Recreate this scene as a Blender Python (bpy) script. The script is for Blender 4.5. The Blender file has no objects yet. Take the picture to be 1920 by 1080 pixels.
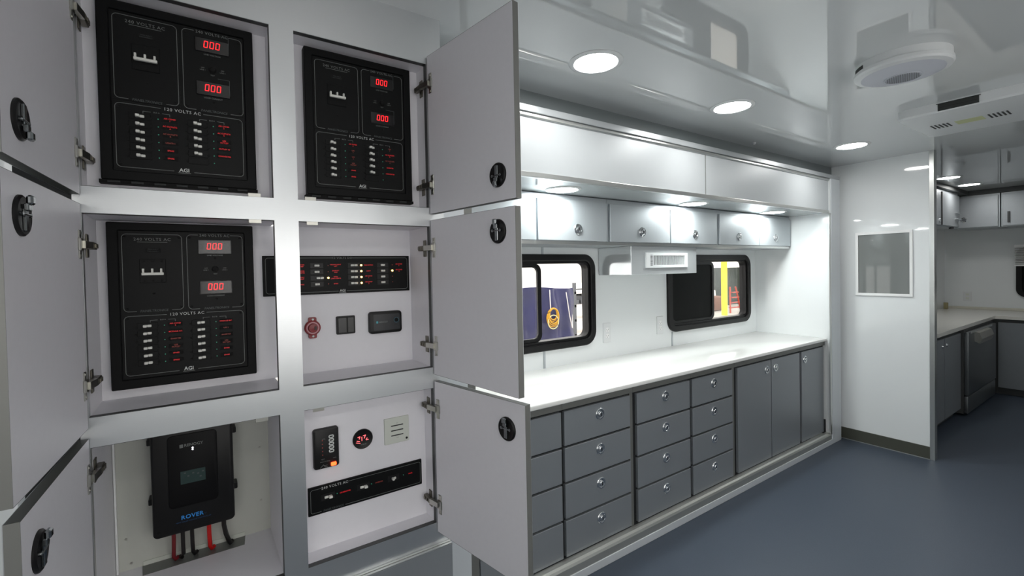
import bpy, bmesh, math, random
from mathutils import Vector, Matrix
random.seed(7)
S = bpy.context.scene
C = S.collection
PI = math.pi

# ------------------------------------------------------------------ camera
F, CX, CY = 860.0, 960.0, 521.8                 # focal length and principal point in 1920x1080 pixels
YAW, PIT, ROL = (math.radians(a) for a in (34.38, -1.052, -1.161))
CAMZ = 1.558
fw = Vector((math.sin(YAW)*math.cos(PIT), math.cos(YAW)*math.cos(PIT), math.sin(PIT)))
r0 = Vector((math.cos(YAW), -math.sin(YAW), 0)); u0 = r0.cross(fw)
RT = r0*math.cos(ROL) + u0*math.sin(ROL); UP = -r0*math.sin(ROL) + u0*math.cos(ROL)
cam = bpy.data.cameras.new('camera'); cam_o = bpy.data.objects.new('camera', cam); C.objects.link(cam_o)
m = Matrix((RT, UP, -fw)).transposed().to_4x4(); m.translation = Vector((0, 0, CAMZ))
cam_o.matrix_world = m
cam.sensor_width = 36; cam.lens = F/1920*36; cam.shift_y = (CY-540)/1920; cam.clip_start = 0.02
S.camera = cam_o

# ------------------------------------------------------------------ world, exposure, light strengths
W = bpy.data.worlds.new('world'); S.world = W; W.use_nodes = True
W.node_tree.nodes['Background'].inputs[0].default_value = (1.0, 0.975, 0.94, 1)
W.node_tree.nodes['Background'].inputs[1].default_value = 1.6
S.view_settings.view_transform = 'Standard'; S.view_settings.look = 'None'
S.view_settings.gamma = 1; S.view_settings.use_curve_mapping = False
S.view_settings.exposure = 0.9
LAMP_ROOM = 31.0; LAMP_ALCOVE = 66.0; LAMP_FAR = 22.0

# ------------------------------------------------------------------ materials
MATS = {}
def lin(c): return tuple((v/255/12.92 if v/255 <= .04045 else ((v/255+.055)/1.055)**2.4) for v in c)
def mat(name, col, rough=.5, metal=0., emit=0., bump=0., bscale=60., vary=0., vscale=8., coat=0., alpha=1., spec=.5, trans=0., stretch=(1, 1, 1), aniso=0.):
    if name in MATS: return MATS[name]
    M = bpy.data.materials.new(name); M.use_nodes = True; MATS[name] = M
    nt = M.node_tree; b = nt.nodes['Principled BSDF']
    col = lin(col)
    b.inputs['Base Color'].default_value = (*col, 1); b.inputs['Roughness'].default_value = rough
    b.inputs['Metallic'].default_value = metal; b.inputs['Specular IOR Level'].default_value = spec
    b.inputs['Coat Weight'].default_value = coat; b.inputs['Coat Roughness'].default_value = .05
    b.inputs['Alpha'].default_value = alpha; b.inputs['Transmission Weight'].default_value = trans
    b.inputs['Anisotropic'].default_value = aniso
    if emit:
        b.inputs['Emission Color'].default_value = (*col, 1); b.inputs['Emission Strength'].default_value = emit
    if bump or vary:
        tc = nt.nodes.new('ShaderNodeTexCoord'); mp = nt.nodes.new('ShaderNodeMapping')
        mp.inputs['Scale'].default_value = stretch
        nt.links.new(tc.outputs['Object'], mp.inputs['Vector'])
    if vary:
        n = nt.nodes.new('ShaderNodeTexNoise'); n.inputs['Scale'].default_value = vscale; n.inputs['Detail'].default_value = 5
        nt.links.new(mp.outputs[0], n.inputs['Vector'])
        mx = nt.nodes.new('ShaderNodeMix'); mx.data_type = 'RGBA'
        mx.inputs[6].default_value = (*[max(0, v*(1-vary)) for v in col], 1); mx.inputs[7].default_value = (*[min(1, v*(1+vary)) for v in col], 1)
        nt.links.new(n.outputs['Fac'], mx.inputs[0]); nt.links.new(mx.outputs[2], b.inputs['Base Color'])
    if bump:
        n = nt.nodes.new('ShaderNodeTexNoise'); n.inputs['Scale'].default_value = bscale; n.inputs['Detail'].default_value = 3
        nt.links.new(mp.outputs[0], n.inputs['Vector'])
        bp = nt.nodes.new('ShaderNodeBump'); bp.inputs['Strength'].default_value = bump; bp.inputs['Distance'].default_value = .002
        nt.links.new(n.outputs['Fac'], bp.inputs['Height']); nt.links.new(bp.outputs[0], b.inputs['Normal'])
    return M
M_wall = mat('white_wall_panel', (226, 230, 231), .05, vary=.015, vscale=3, bump=.02, bscale=6)
M_alc = mat('alcove_wall_panel', (226, 230, 231), .16, vary=.015, vscale=3)
M_ceil = mat('gloss_ceiling_panel', (203, 207, 208), .015, spec=1., bump=.03, bscale=3.2, vary=.02, vscale=1.5)
M_floor = mat('blue_vinyl_floor', (68, 77, 89), .42, vary=.14, vscale=150, bump=.15, bscale=300, spec=.35)
M_lam = mat('white_melamine', (230, 229, 234), .45, vary=.02, vscale=40, bump=.05, bscale=500)
M_door = mat('door_lining_melamine', (224, 223, 228), .42, vary=.025, vscale=60, bump=.05, bscale=500)
M_silver = mat('silver_laminate', (206, 209, 211), .31, metal=.9, vary=.03, vscale=30, stretch=(1, 1, 30), bump=.05, bscale=90)
M_base = mat('graphite_laminate', (143, 148, 152), .38, metal=.4, vary=.04, vscale=30, stretch=(30, 1, 1), bump=.04, bscale=90)
M_upper = mat('pearl_laminate', (178, 184, 188), .42, metal=.5, vary=.03, vscale=30, stretch=(30, 1, 1))
M_edge = mat('edge_banding', (120, 121, 118), .45, metal=.4)
M_dkedge = mat('dark_edge_banding', (72, 74, 74), .5, metal=.2)
M_dark = mat('dark_gap', (30, 32, 34), .8)  # near black for shade painted into gaps, and for small dark parts
M_alu = mat('brushed_aluminium', (205, 207, 205), .28, metal=.9, vary=.03, vscale=60, stretch=(1, 60, 60))
M_flange = mat('white_flange', (205, 210, 214), .3, metal=.15)
M_count = mat('white_solid_surface', (240, 241, 238), .12, vary=.01, vscale=20)
M_chrome = mat('chrome', (222, 224, 226), .2, metal=1.)
M_steel = mat('nickel_steel', (190, 189, 182), .28, metal=1.)
M_black = mat('black_plastic', (12, 12, 13), .42, spec=.35)
M_panel = mat('black_panel_plate', (10, 11, 12), .45, spec=.18, vary=.06, vscale=200, bump=.04, bscale=700)
M_bezel = mat('black_bezel_metal', (10, 11, 12), .55, spec=.18)
M_rubber = mat('black_rubber_frame', (11, 11, 12), .4, spec=.3)
M_hole = mat('hole_black', (4, 4, 4), .9)
M_print = mat('grey_print', (120, 124, 122), .5)
M_printb = mat('white_print', (205, 208, 206), .5)
M_printd = mat('dim_print', (66, 72, 72), .5)
M_toggle = mat('white_toggle', (226, 226, 220), .35)
M_red = mat('red_led_digit', (255, 26, 32), .4, emit=2.0)
M_redl = mat('red_legend', (205, 30, 36), .4, emit=.22)
M_redd = mat('dim_red_legend', (150, 62, 52), .4, emit=.05)
M_amber = mat('amber_led', (255, 190, 90), .4, emit=7)
M_green = mat('green_led', (60, 160, 128), .4, emit=.12)
M_wled = mat('white_led', (240, 240, 255), .4, emit=6)
M_film = mat('wrinkled_clear_film', (150, 152, 152), .16, bump=1.0, bscale=160, alpha=.38, spec=1.)
M_meter = mat('meter_window', (18, 16, 17), .12)
M_lcd = mat('lcd_screen', (52, 70, 68), .2)
M_blue = mat('blue_print', (40, 120, 190), .4, emit=.12)
M_redp = mat('red_switch_plastic', (132, 20, 30), .35)
M_cream = mat('cream_plastic', (208, 212, 203), .4)
M_board = mat('backing_board', (196, 198, 190), .5, vary=.03, vscale=20)
M_cabr = mat('red_cable', (112, 24, 30), .4)
M_cabr2 = mat('bright_red_cable', (200, 24, 22), .4)
M_cabk = mat('black_cable', (22, 21, 20), .4)
M_plast = mat('white_plastic', (214, 217, 218), .35)
M_plast2 = mat('pale_grey_plastic', (196, 199, 208), .4)
M_slot = mat('louvre_slot', (46, 48, 47), .7)
M_label = mat('yellow_green_label', (192, 198, 150), .5)
M_baseb = mat('olive_vinyl_base', (72, 74, 66), .45)
M_glass = mat('window_glass', (255, 255, 255), .0, trans=1., spec=.3)
M_tint = mat('tinted_screen', (6, 8, 7), .5, spec=.12, vary=.3, vscale=6)
M_greypane = mat('grey_glazed_panel', (122, 126, 125), .03)
M_lamp_room = mat('room_diffuser', (255, 253, 250), .5, emit=LAMP_ROOM)
M_lamp_alc = mat('alcove_diffuser', (250, 255, 253), .5, emit=LAMP_ALCOVE)
M_lamp_far = mat('far_diffuser', (255, 253, 250), .5, emit=LAMP_FAR)
M_tarp = mat('blue_tarp', (42, 41, 84), .4, vary=.45, vscale=3.5, bump=.3, bscale=9)
M_hose = mat('yellow_hose', (205, 152, 24), .45)
M_hose2 = mat('pale_yellow_hose', (226, 212, 150), .45)
M_yellow = mat('yellow_paint', (250, 222, 10), .45)
M_gtarp = mat('green_tarp', (26, 38, 28), .5, vary=.35, vscale=2, bump=.3, bscale=6)
M_conc = mat('concrete', (176, 172, 164), .7, vary=.1, vscale=3)
M_white = mat('white_paint', (235, 236, 236), .4)
M_shop = mat('shop_wall', (243, 242, 240), .7, vary=.03, vscale=1)
M_orange = mat('orange_red_paint', (170, 54, 28), .45)
M_brown = mat('brown_cardboard', (112, 70, 46), .7)
M_sheet = mat('white_sheeting', (228, 220, 214), .6)
M_slate = mat('grey_steel', (96, 98, 102), .5, metal=.4)
M_applf = mat('appliance_steel', (112, 116, 118), .35, metal=.7)
M_applh = mat('appliance_handle', (150, 150, 144), .35, metal=.5)

# ------------------------------------------------------------------ mesh helpers
def BM(): return bmesh.new()
def box(bm, x0, x1, y0, y1, z0, z1, bev=0., seg=2):
    vs = bmesh.ops.create_cube(bm, size=1.0)['verts']
    for v in vs:
        v.co = Vector(((x0+x1)/2+v.co.x*(x1-x0), (y0+y1)/2+v.co.y*(y1-y0), (z0+z1)/2+v.co.z*(z1-z0)))
    if bev:
        es = list({e for v in vs for e in v.link_edges})
        bmesh.ops.bevel(bm, geom=es, offset=bev, segments=seg, affect='EDGES', profile=.5)
    return bm
def frame_of(d):
    d = d.normalized(); a = Vector((0, 0, 1)) if abs(d.z) < .9 else Vector((1, 0, 0))
    u = d.cross(a).normalized(); return u, d.cross(u).normalized()
def rings(bm, loops, cap0=True, cap1=True, closed=True):
    L = [[bm.verts.new(p) for p in lp] for lp in loops]
    n = len(L[0])
    for a, b in zip(L[:-1], L[1:]):
        for i in range(n if closed else n-1):
            j = (i+1) % n
            bm.faces.new((a[i], a[j], b[j], b[i]))
    if cap0: bm.faces.new(list(reversed(L[0])))
    if cap1: bm.faces.new(L[-1])
    return L
def tube(bm, pts, r, seg=10, cap=True):
    pts = [Vector(p) for p in pts]; lo = []
    for i, p in enumerate(pts):
        d = (pts[min(i+1, len(pts)-1)]-pts[max(i-1, 0)])
        u, v = frame_of(d)
        lo.append([p+(u*math.cos(t)+v*math.sin(t))*r for t in (2*PI*k/seg for k in range(seg))])
    rings(bm, lo, cap, cap); return bm
def cyl(bm, p0, p1, r, seg=20, r1=None):
    p0, p1 = Vector(p0), Vector(p1); u, v = frame_of(p1-p0); r1 = r if r1 is None else r1
    rings(bm, [[p+(u*math.cos(t)+v*math.sin(t))*rr for t in (2*PI*k/seg for k in range(seg))] for p, rr in ((p0, r), (p1, r1))])
    return bm
def lathe(bm, c, axis, prof, seg=32, cap0=False, cap1=False):
    """prof: list of (radius, distance along axis)"""
    c = Vector(c); axis = Vector(axis).normalized(); u, v = frame_of(axis)
    rings(bm, [[c+axis*h+(u*math.cos(t)+v*math.sin(t))*r for t in (2*PI*k/seg for k in range(seg))] for r, h in prof], cap0, cap1)
    return bm
def rrect(x0, x1, z0, z1, r, n=5):
    out = []
    for cx, cz, a0 in ((x1-r, z1-r, 0), (x0+r, z1-r, PI/2), (x0+r, z0+r, PI), (x1-r, z0+r, 1.5*PI)):
        for k in range(n+1):
            a = a0+PI/2*k/n; out.append((cx+r*math.cos(a), cz+r*math.sin(a)))
    return out
def rprism(bm, x0, x1, z0, z1, y0, y1, r, n=5, inset=0.):
    """rounded rectangle in the xz plane, front face at y0; inset rounds the front edge"""
    lo = []
    if inset:
        lo.append([(x, y0, z) for x, z in rrect(x0+inset, x1-inset, z0+inset, z1-inset, max(r-inset, .0005), n)])
        lo.append([(x, y0+inset*.3, z) for x, z in rrect(x0+inset*.3, x1-inset*.3, z0+inset*.3, z1-inset*.3, max(r-inset*.3, .0005), n)])
        lo.append([(x, y0+inset, z) for x, z in rrect(x0, x1, z0, z1, r, n)])
    else:
        lo.append([(x, y0, z) for x, z in rrect(x0, x1, z0, z1, r, n)])
    lo.append([(x, y1, z) for x, z in rrect(x0, x1, z0, z1, r, n)])
    rings(bm, lo); return bm
def rframe(bm, o, i, y0, y1, n=6, bev=0.):
    """ring between the rounded rects o and i (x0,x1,z0,z1,r), from y0 (front) to y1"""
    def lp(q, y, d=0.): return [(x, y, z) for x, z in rrect(q[0]+d, q[1]-d, q[2]+d, q[3]-d, max(q[4]-d, .0005), n)]
    loops = [lp(o, y1), lp(o, y0+bev), lp(o, y0, bev), lp(i, y0, -bev), lp(i, y0+bev), lp(i, y1)] if bev else [lp(o, y1), lp(o, y0), lp(i, y0), lp(i, y1)]
    L = rings(bm, loops, False, False)
    k = len(L[0])
    for a in range(k):
        b = (a+1) % k; bm.faces.new((L[-1][a], L[-1][b], L[0][b], L[0][a]))
    return bm
def strip(bm, path, w, y, t=.0006):
    """flat printed line along the (x,z) path at depth y"""
    for (xa, za), (xb, zb) in zip(path[:-1], path[1:]):
        d = Vector((xb-xa, zb-za)); 
        if d.length < 1e-6: continue
        d.normalize(); n = Vector((-d.y, d.x))*w/2; e = d*w*.3
        q = [(xa-e.x+n.x, za-e.y+n.y), (xb+e.x+n.x, zb+e.y+n.y), (xb+e.x-n.x, zb+e.y-n.y), (xa-e.x-n.x, za-e.y-n.y)]
        f = bm.faces.new([bm.verts.new((x, y, z)) for x, z in q])
    return bm
def border(bm, x0, x1, z0, z1, r, w, y, gaps=()):
    p = rrect(x0, x1, z0, z1, r, 5); p = p+[p[0]]
    fine = []
    for (xa, za), (xb, zb) in zip(p[:-1], p[1:]):
        k = max(1, int(math.hypot(xb-xa, zb-za)/.004))
        fine += [((xa+(xb-xa)*t/k, za+(zb-za)*t/k), (xa+(xb-xa)*(t+1)/k, za+(zb-za)*(t+1)/k)) for t in range(k)]
    runs, cur = [], []
    for a, b in fine:
        mx, mz = (a[0]+b[0])/2, (a[1]+b[1])/2
        if any(g0 < mx < g1 and abs(mz-gz) < .003 for g0, g1, gz in gaps):
            if cur: runs.append(cur)
            cur = []
        else: cur.append((a, b))
    if cur:
        if runs and gaps: runs[0] = cur+runs[0]
        else: runs.append(cur)
    out = []
    for run in runs:
        q = BM()
        for a, b in run: strip(q, [a, b], w, y)
        out.append(q)
    bm.free(); return out
TXT = {}
def text_bm(s, size, bold=False, shear=0., spacing=1.0):
    k = (s, bold, shear, spacing)
    if k not in TXT:
        cu = bpy.data.curves.new('t', 'FONT'); cu.body = s; cu.size = 1; cu.align_x = 'CENTER'; cu.align_y = 'CENTER'
        cu.resolution_u = 2; cu.shear = shear; cu.space_character = spacing; cu.offset = .018 if bold else 0
        o = bpy.data.objects.new('t', cu); C.objects.link(o)
        bpy.context.view_layer.update()
        me = bpy.data.meshes.new_from_object(o.evaluated_get(bpy.context.evaluated_depsgraph_get()))
        bpy.data.objects.remove(o); bpy.data.curves.remove(cu); TXT[k] = me
    b = BM(); b.from_mesh(TXT[k])
    bmesh.ops.scale(b, vec=(size, size, size), verts=b.verts)
    return b
def add(bm, other, M=None):
    me = bpy.data.meshes.new('tmp')
    if M is not None: other.transform(M)
    other.to_mesh(me); other.free(); bm.from_mesh(me); bpy.data.meshes.remove(me)
def text(bm, s, x, z, y, size, **kw):
    add(bm, text_bm(s, size, **kw), Matrix.Translation((x, y, z)) @ Matrix.Rotation(PI/2, 4, 'X')); return bm

# ------------------------------------------------------------------ scene helpers
def obj(name, bm, material, parent=None, smooth=False, kind=None, label=None, local=False):
    """bm is in world coordinates (or parent's own frame when local)"""
    if parent is not None and not local:
        bm.transform(WORLD[parent.name].inverted())
    bmesh.ops.recalc_face_normals(bm, faces=bm.faces)
    me = bpy.data.meshes.new(name); bm.to_mesh(me); bm.free()
    me.materials.append(material)
    if smooth:
        for p in me.polygons: p.use_smooth = True
        me.set_sharp_from_angle(angle=math.radians(35))
    o = bpy.data.objects.new(name, me); C.objects.link(o)
    WORLD[o.name] = Matrix.Identity(4)
    if parent is not None:
        o.parent = parent; WORLD[o.name] = WORLD[parent.name].copy()
    if kind: o['kind'] = kind
    if label: o['label'] = label
    return o
WORLD = {}
def thing(name, label, cat, loc, group=None, rotz=0.):
    o = bpy.data.objects.new(name, None); C.objects.link(o); o.empty_display_size = .05
    o.location = loc; o.rotation_euler = (0, 0, rotz)
    o['label'] = label; o['category'] = cat
    if group: o['group'] = group
    WORLD[o.name] = Matrix.Translation(loc) @ Matrix.Rotation(rotz, 4, 'Z')
    return o
def tag(o, label, cat, group=None):
    o['label'] = label; o['category'] = cat
    if group: o['group'] = group
    return o
def centre(o):
    """move a one-mesh thing's origin to its base centre"""
    me = o.data; xs = [v.co for v in me.vertices]
    c = Vector(((min(v.x for v in xs)+max(v.x for v in xs))/2, (min(v.y for v in xs)+max(v.y for v in xs))/2, min(v.z for v in xs)))
    me.transform(Matrix.Translation(-c)); o.location = c; WORLD[o.name] = Matrix.Translation(c); return o
def struct(name, bm, material, smooth=False):
    o = obj(name, bm, material, smooth=smooth, kind='structure'); return o

# ------------------------------------------------------------------ main planes (metres)
H = 2.4167
Y1 = 1.4416; XL, XA, XB, XC, XD = -.219, .1813, .2439, .6524, .7061; XW = -.34
Z1T, Z1B, Z2T, Z2B, Z3T, Z3B = 2.2568, 1.7733, 1.7112, 1.2312, 1.1608, .6961
Y2 = 1.6957; YF = 1.7127; YCT = 1.73; Y3 = 2.34; YW = 1.78
XAL, XE, XFO, XP, YP = .962, 4.47, 4.655, 4.712, 1.0866
ZC = .913; ZS = 1.99
YR = -1.15; XREAR = -2.4; XFAR = 8.5; YWF = 1.85

# ------------------------------------------------------------------ room shell
b = BM(); box(b, XREAR, XFAR+.1, YR-.05, YWF+.1, -.06, 0); struct('floor', b, M_floor)
b = BM(); box(b, XREAR, XFAR+.1, YR-.05, YWF+.1, H, H+.05); struct('ceiling', b, M_ceil)
b = BM(); box(b, XREAR, XW, Y1+.03, Y1+.09, 0, H); struct('wall_left', b, M_wall)
b = BM()
box(b, .70, XAL-.02, YW, YW+.05, 0, H); box(b, XAL-.02, XE+.03, YW, YW+.05, 2.29, H); box(b, XE+.03, XP, YW, YW+.05, 0, H)
struct('wall_slideout', b, mat('shade_grey_wall_panel', (112, 119, 121), .35, vary=.04, vscale=5))  # grey instead of white puts the dimness above the flange into the colour
b = BM(); box(b, XP+.05, XFAR, YWF, YWF+.05, 0, H); struct('wall_far_left', b, M_wall)
b = BM(); box(b, XFAR, XFAR+.05, YR, YWF+.05, 0, H); struct('wall_far', b, M_wall)
b = BM(); box(b, XREAR-.05, XREAR, YR, Y1+.09, 0, H); struct('wall_rear', b, M_wall)
# right wall (behind the camera) with three window openings added and sized to let in daylight
RW = [(-1.7, -.3), (.0, 1.4), (1.9, 3.3)]; RZ0, RZ1 = .95, 2.0
b = BM(); box(b, XREAR, XFAR, YR-.05, YR, 0, RZ0); box(b, XREAR, XFAR, YR-.05, YR, RZ1, H)
xs = [XREAR]+[v for w in RW for v in w]+[XFAR]
for k in range(0, len(xs), 2): box(b, xs[k], xs[k+1], YR-.05, YR, RZ0, RZ1)
struct('wall_right', b, M_wall)
# partition with a glazed grey panel, base and end trim
PFZ0, PFZ1, PFY0, PFY1 = 1.277, 1.816, 1.213, 1.599
b = BM(); box(b, XP, XP+.05, YP+.012, YWF+.05, 0, H); struct('wall_partition', b, M_wall)
b = BM(); box(b, XP-.007, XP, YP+.027, YW, .004, .1); struct('baseboard_partition', b, M_baseb)
b = BM(); box(b, XP-.010, XP, YP+.027, YW, 0, .0055); struct('trim_1', b, M_alu)
b = BM(); box(b, XP-.007, XP+.057, YP-.003, YP+.027, 0, H, .002); struct('trim_2', b, M_alu)
w = thing('window_1', 'grey glazed panel in a thin white frame on the glossy partition', 'window', (XP, (PFY0+PFY1)/2, PFZ0)); w['kind'] = 'structure'
b = BM()
for (y0, y1, z0, z1) in ((PFY0, PFY1, PFZ0, PFZ0+.022), (PFY0, PFY1, PFZ1-.022, PFZ1), (PFY0, PFY0+.02, PFZ0+.022, PFZ1-.022), (PFY1-.02, PFY1, PFZ0+.022, PFZ1-.022)):
    box(b, XP-.012, XP, y0, y1, z0, z1, .001)
obj('window_frame', b, M_white, w)
b = BM(); box(b, XP-.003, XP-.0005, PFY0+.02, PFY1-.02, PFZ0+.022, PFZ1-.022); obj('pane', b, M_greypane, w)

# ------------------------------------------------------------------ slide-out alcove
b = BM(); box(b, XAL-.045, XAL, YF, Y3+.05, 0, ZS+.3); struct('wall_alcove_left', b, M_alc)
b = BM(); box(b, XE, XE+.03, Y2+.008, Y3+.05, 0, ZS+.3); struct('wall_alcove_right', b, M_alc)
# back wall with two window holes
WIN = [(1.05, 2.299), (3.103, 4.345)]; WZ0, WZ1 = 1.027, 1.655; IN = .03
b = BM(); box(b, XAL, XE, Y3, Y3+.06, 0, WZ0+IN); box(b, XAL, XE, Y3, Y3+.06, WZ1-IN, ZS+.3)
xs = [XAL, WIN[0][0]+IN, WIN[0][1]-IN, WIN[1][0]+IN, WIN[1][1]-IN, XE]
for k in (0, 2, 4): box(b, xs[k], xs[k+1], Y3, Y3+.06, WZ0+IN, WZ1-IN)
wb = struct('wall_alcove_back', b, M_alc)
for x in (1.842, 3.165):
    b = BM(); box(b, x-.008, x+.008, Y3-.004, Y3, ZC, WZ0); box(b, x-.008, x+.008, Y3-.004, Y3, WZ1, 1.72); obj('panel_seam', b, M_upper, wb)
b = BM(); box(b, XAL, XE, YF+.014, Y3, ZS, ZS+.02); cs = struct('ceiling_alcove', b, mat('soffit_panel', (178, 184, 185), .12))
# header: two fascia panels, aluminium strips, lip
hd = thing('wall_header', 'white fascia of two panels over the counter recess', 'fascia', (2.7, YF, ZS)); hd['kind'] = 'structure'
XM = 2.68
for x0, x1 in ((XAL-.03, XM-.006), (XM+.006, XE)):
    b = BM(); box(b, x0, x1, YF, YF+.014, 2.012, 2.2632, .0008); obj('fascia_panel', b, mat('fascia_laminate', (202, 208, 211), .42, metal=.15, vary=.015, vscale=20), hd)
b = BM(); box(b, XM-.006, XM+.006, YF+.004, YF+.014, 2.012, 2.2632); obj('panel_joint', b, M_edge, hd)
b = BM(); box(b, XAL-.03, XE, Y2+.012, YF+.02, ZS-.002, 2.012, .002); obj('bottom_lip', b, M_alu, hd)
b = BM(); box(b, XAL-.03, XE, Y2+.006, YF+.02, 2.2632, 2.284, .006, 3); obj('top_strip', b, M_alu, hd, smooth=True)
b = BM(); box(b, XAL-.03, XE+.03, YF+.014, YW, 2.2632, 2.30); obj('backing', b, M_edge, hd)
# flange frame around the recess
b = BM(); box(b, .76, XFO, Y2, Y2+.016, 2.284, 2.3168, .003); box(b, .76, XFO, Y2+.016, YW, 2.300, 2.3168); struct('trim_3', b, mat('grey_flange', (172, 177, 180), .35, metal=.3))
b = BM(); box(b, XE+.012, XFO, Y2, YW, .043, 2.284, .003); struct('trim_4', b, M_flange)
b = BM(); box(b, .76, .925, Y2, YW, .043, 2.284, .003); struct('trim_5', b, M_flange)
b = BM(); box(b, .76, XFO, Y2, YW-.03, 0, .043, .003); struct('trim_6', b, M_flange)
b = BM(); box(b, XE-.022, XE+.012, Y2+.003, Y2+.008, .085, ZS, .001); struct('trim_7', b, M_alu)
b = BM(); box(b, .925, XAL+.002, Y2+.004, YF, .085, 2.2632, .001); struct('trim_8', b, M_edge)
b = BM(); lo = []
for x in (XAL-.02, XE):
    lo.append([(x, 1.70+.0, .043), (x, 1.703, .078), (x, 1.708, .09), (x, 1.718, .098), (x, 1.732, .100), (x, 1.745, .100), (x, 1.745, .043)])
rings(b, lo); struct('trim_9', b, mat('satin_aluminium', (200, 201, 196), .36, metal=.85))

# ------------------------------------------------------------------ windows of the recess
def slider_window(name, label, x0, x1, z0, z1, y, split, dark_left, loc):
    w = thing(name, label, 'window', loc); w['kind'] = 'structure'
    b = BM(); rframe(b, (x0, x1, z0, z1, .10), (x0+.045, x1-.045, z0+.045, z1-.045, .06), y-.022, y+.012, 8, .006)
    obj('window_frame', b, M_rubber, w, smooth=True)
    b = BM(); rframe(b, (x0+.043, x1-.043, z0+.043, z1-.043, .06), (x0+.062, x1-.062, z0+.062, z1-.062, .045), y-.004, y+.06, 8)
    obj('inner_channel', b, M_rubber, w, smooth=True)
    s0, s1 = x0+.06, split
    b = BM(); rframe(b, (s0, s1, z0+.06, z1-.06, .05), (s0+.03, s1-.03, z0+.085, z1-.085, .035), y+.004, y+.024, 8, .003)
    sash = obj('sash', b, M_rubber, w, smooth=True)
    b = BM(); box(b, s0+.02, s1-.02, y+.012, y+.015, z0+.08, z1-.08); obj('pane', b, M_tint if dark_left else M_glass, sash)
    b = BM(); box(b, split-.03, x1-.05, y+.034, y+.037, z0+.05, z1-.05); obj('pane', b, M_glass, w)
    return w
slider_window('window_2', 'black framed sliding window showing a blue tarp outside', WIN[0][0], WIN[0][1], WZ0, WZ1, Y3, 1.835, False, (1.67, Y3, WZ0))
slider_window('window_3', 'black framed sliding window with dark screen beside a yellow post', WIN[1][0], WIN[1][1], WZ0, WZ1, Y3, 3.775, True, (3.72, Y3, WZ0))
for k, (a, c) in enumerate(RW):
    w = thing('window_%d' % (k+5), 'unseen black framed window added for daylight opposite the counter', 'window', ((a+c)/2, YR, RZ0), 'added windows opposite the counter'); w['kind'] = 'structure'
    b = BM(); rframe(b, (a-.02, c+.02, RZ0-.02, RZ1+.02, .10), (a+.04, c-.04, RZ0+.04, RZ1-.04, .05), YR-.03, YR+.02, 6); obj('window_frame', b, M_rubber, w)

# ------------------------------------------------------------------ chrome cam lock used on drawers and doors
def lock_bm(x, y, z, r=.0165, seg=24):
    b = BM()
    lathe(b, (x, y, z), (0, -1, 0), [(r, 0), (r, .003), (r*.90, .0065), (r*.72, .0065), (r*.62, .002), (r*.5, .002), (r*.46, .010), (r*.38, .012), (.0003, .012)], seg)
    return b
def keyway_bm(x, y, z, r=.0165):
    b = BM(); box(b, x-r*.08, x+r*.08, y-.0126, y-.0110, z-r*.26, z+r*.26); return b
def add_lock(parent, x, y, z, r=.0165):
    obj('lock', lock_bm(x, y, z, r), M_chrome, parent, smooth=True)
    obj('keyway', keyway_bm(x, y, z, r), M_hole, parent)

# ------------------------------------------------------------------ base cabinets of the recess
YD = 1.745
COLS = [(.995, 1.474), (1.494, 1.978), (2.036, 2.53), (2.558, 3.014)]
ROWS = [(.668, .842), (.484, .656), (.298, .472), (.104, .286)]
UNITX = [XAL, 1.484, 2.007, 2.544, 3.047, 4.013, XE]
DLAB = ['grey drawer cabinet of four drawers partly hidden behind the open lowest door',
        'grey four drawer cabinet nearest the open doors with all its locks showing',
        'grey four drawer cabinet in the middle of the three with visible locks',
        'narrow looking grey four drawer cabinet next to the tall cupboard doors']
for k, (x0, x1) in enumerate(COLS):
    t = thing('drawer_cabinet', DLAB[k], 'cabinet', ((x0+x1)/2, YD, .09), 'base cabinets under the white counter')
    b = BM(); box(b, UNITX[k]+.001, UNITX[k+1]-.001, YD+.02, Y3-.01, .09, .886); obj('body', b, M_dark, t)  # near-black body: deep shadow between the drawers put into its colour
    b = BM(); box(b, UNITX[k]+.001, UNITX[k+1]-.001, YD+.004, YD+.02, .852, .886); obj('top_rail', b, M_edge, t)
    if k in (1, 3):
        b = BM(); box(b, x1+.003, UNITX[k+1]-.001, YD+.008, YD+.02, .09, .852); obj('stile', b, M_edge, t)
    for z0, z1 in ROWS:
        b = BM(); box(b, x0, x1, YD, YD+.019, z0, z1, .0015, 1)
        d = obj('drawer', b, M_base, t)
        if k > 0: add_lock(d, (x0+x1)/2+.005, YD, z1-.058, .031)
        else: add_lock(d, x0+.15, YD, z1-.058, .031)
t = thing('double_door_cabinet', 'grey two door cupboard between the drawers and the single door', 'cabinet', (3.54, YD, .09), 'base cabinets under the white counter')
b = BM(); box(b, UNITX[4]+.001, UNITX[5]-.001, YD+.02, Y3-.01, .09, .886); obj('body', b, M_dark, t)  # body painted dark for the shadow in the door gaps
b = BM(); box(b, UNITX[4]+.001, UNITX[5]-.001, YD+.004, YD+.02, .852, .886); obj('top_rail', b, M_edge, t)
for x0, x1, lx in ((3.081, 3.537, 3.475), (3.549, 3.995, 3.605)):
    b = BM(); box(b, x0, x1, YD, YD+.019, .104, .842, .0015, 1); d = obj('door', b, M_base, t); add_lock(d, lx, YD, .775, .031)
t = thing('single_door_cabinet', 'grey single door cupboard at the far end of the counter', 'cabinet', (4.24, YD, .09), 'base cabinets under the white counter')
b = BM(); box(b, UNITX[5]+.001, UNITX[6]-.001, YD+.02, Y3-.01, .09, .886); obj('body', b, M_dark, t)  # shadow around the door painted into the dark body
b = BM(); box(b, UNITX[5]+.001, UNITX[6]-.001, YD+.004, YD+.02, .852, .886); obj('top_rail', b, M_edge, t)
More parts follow.
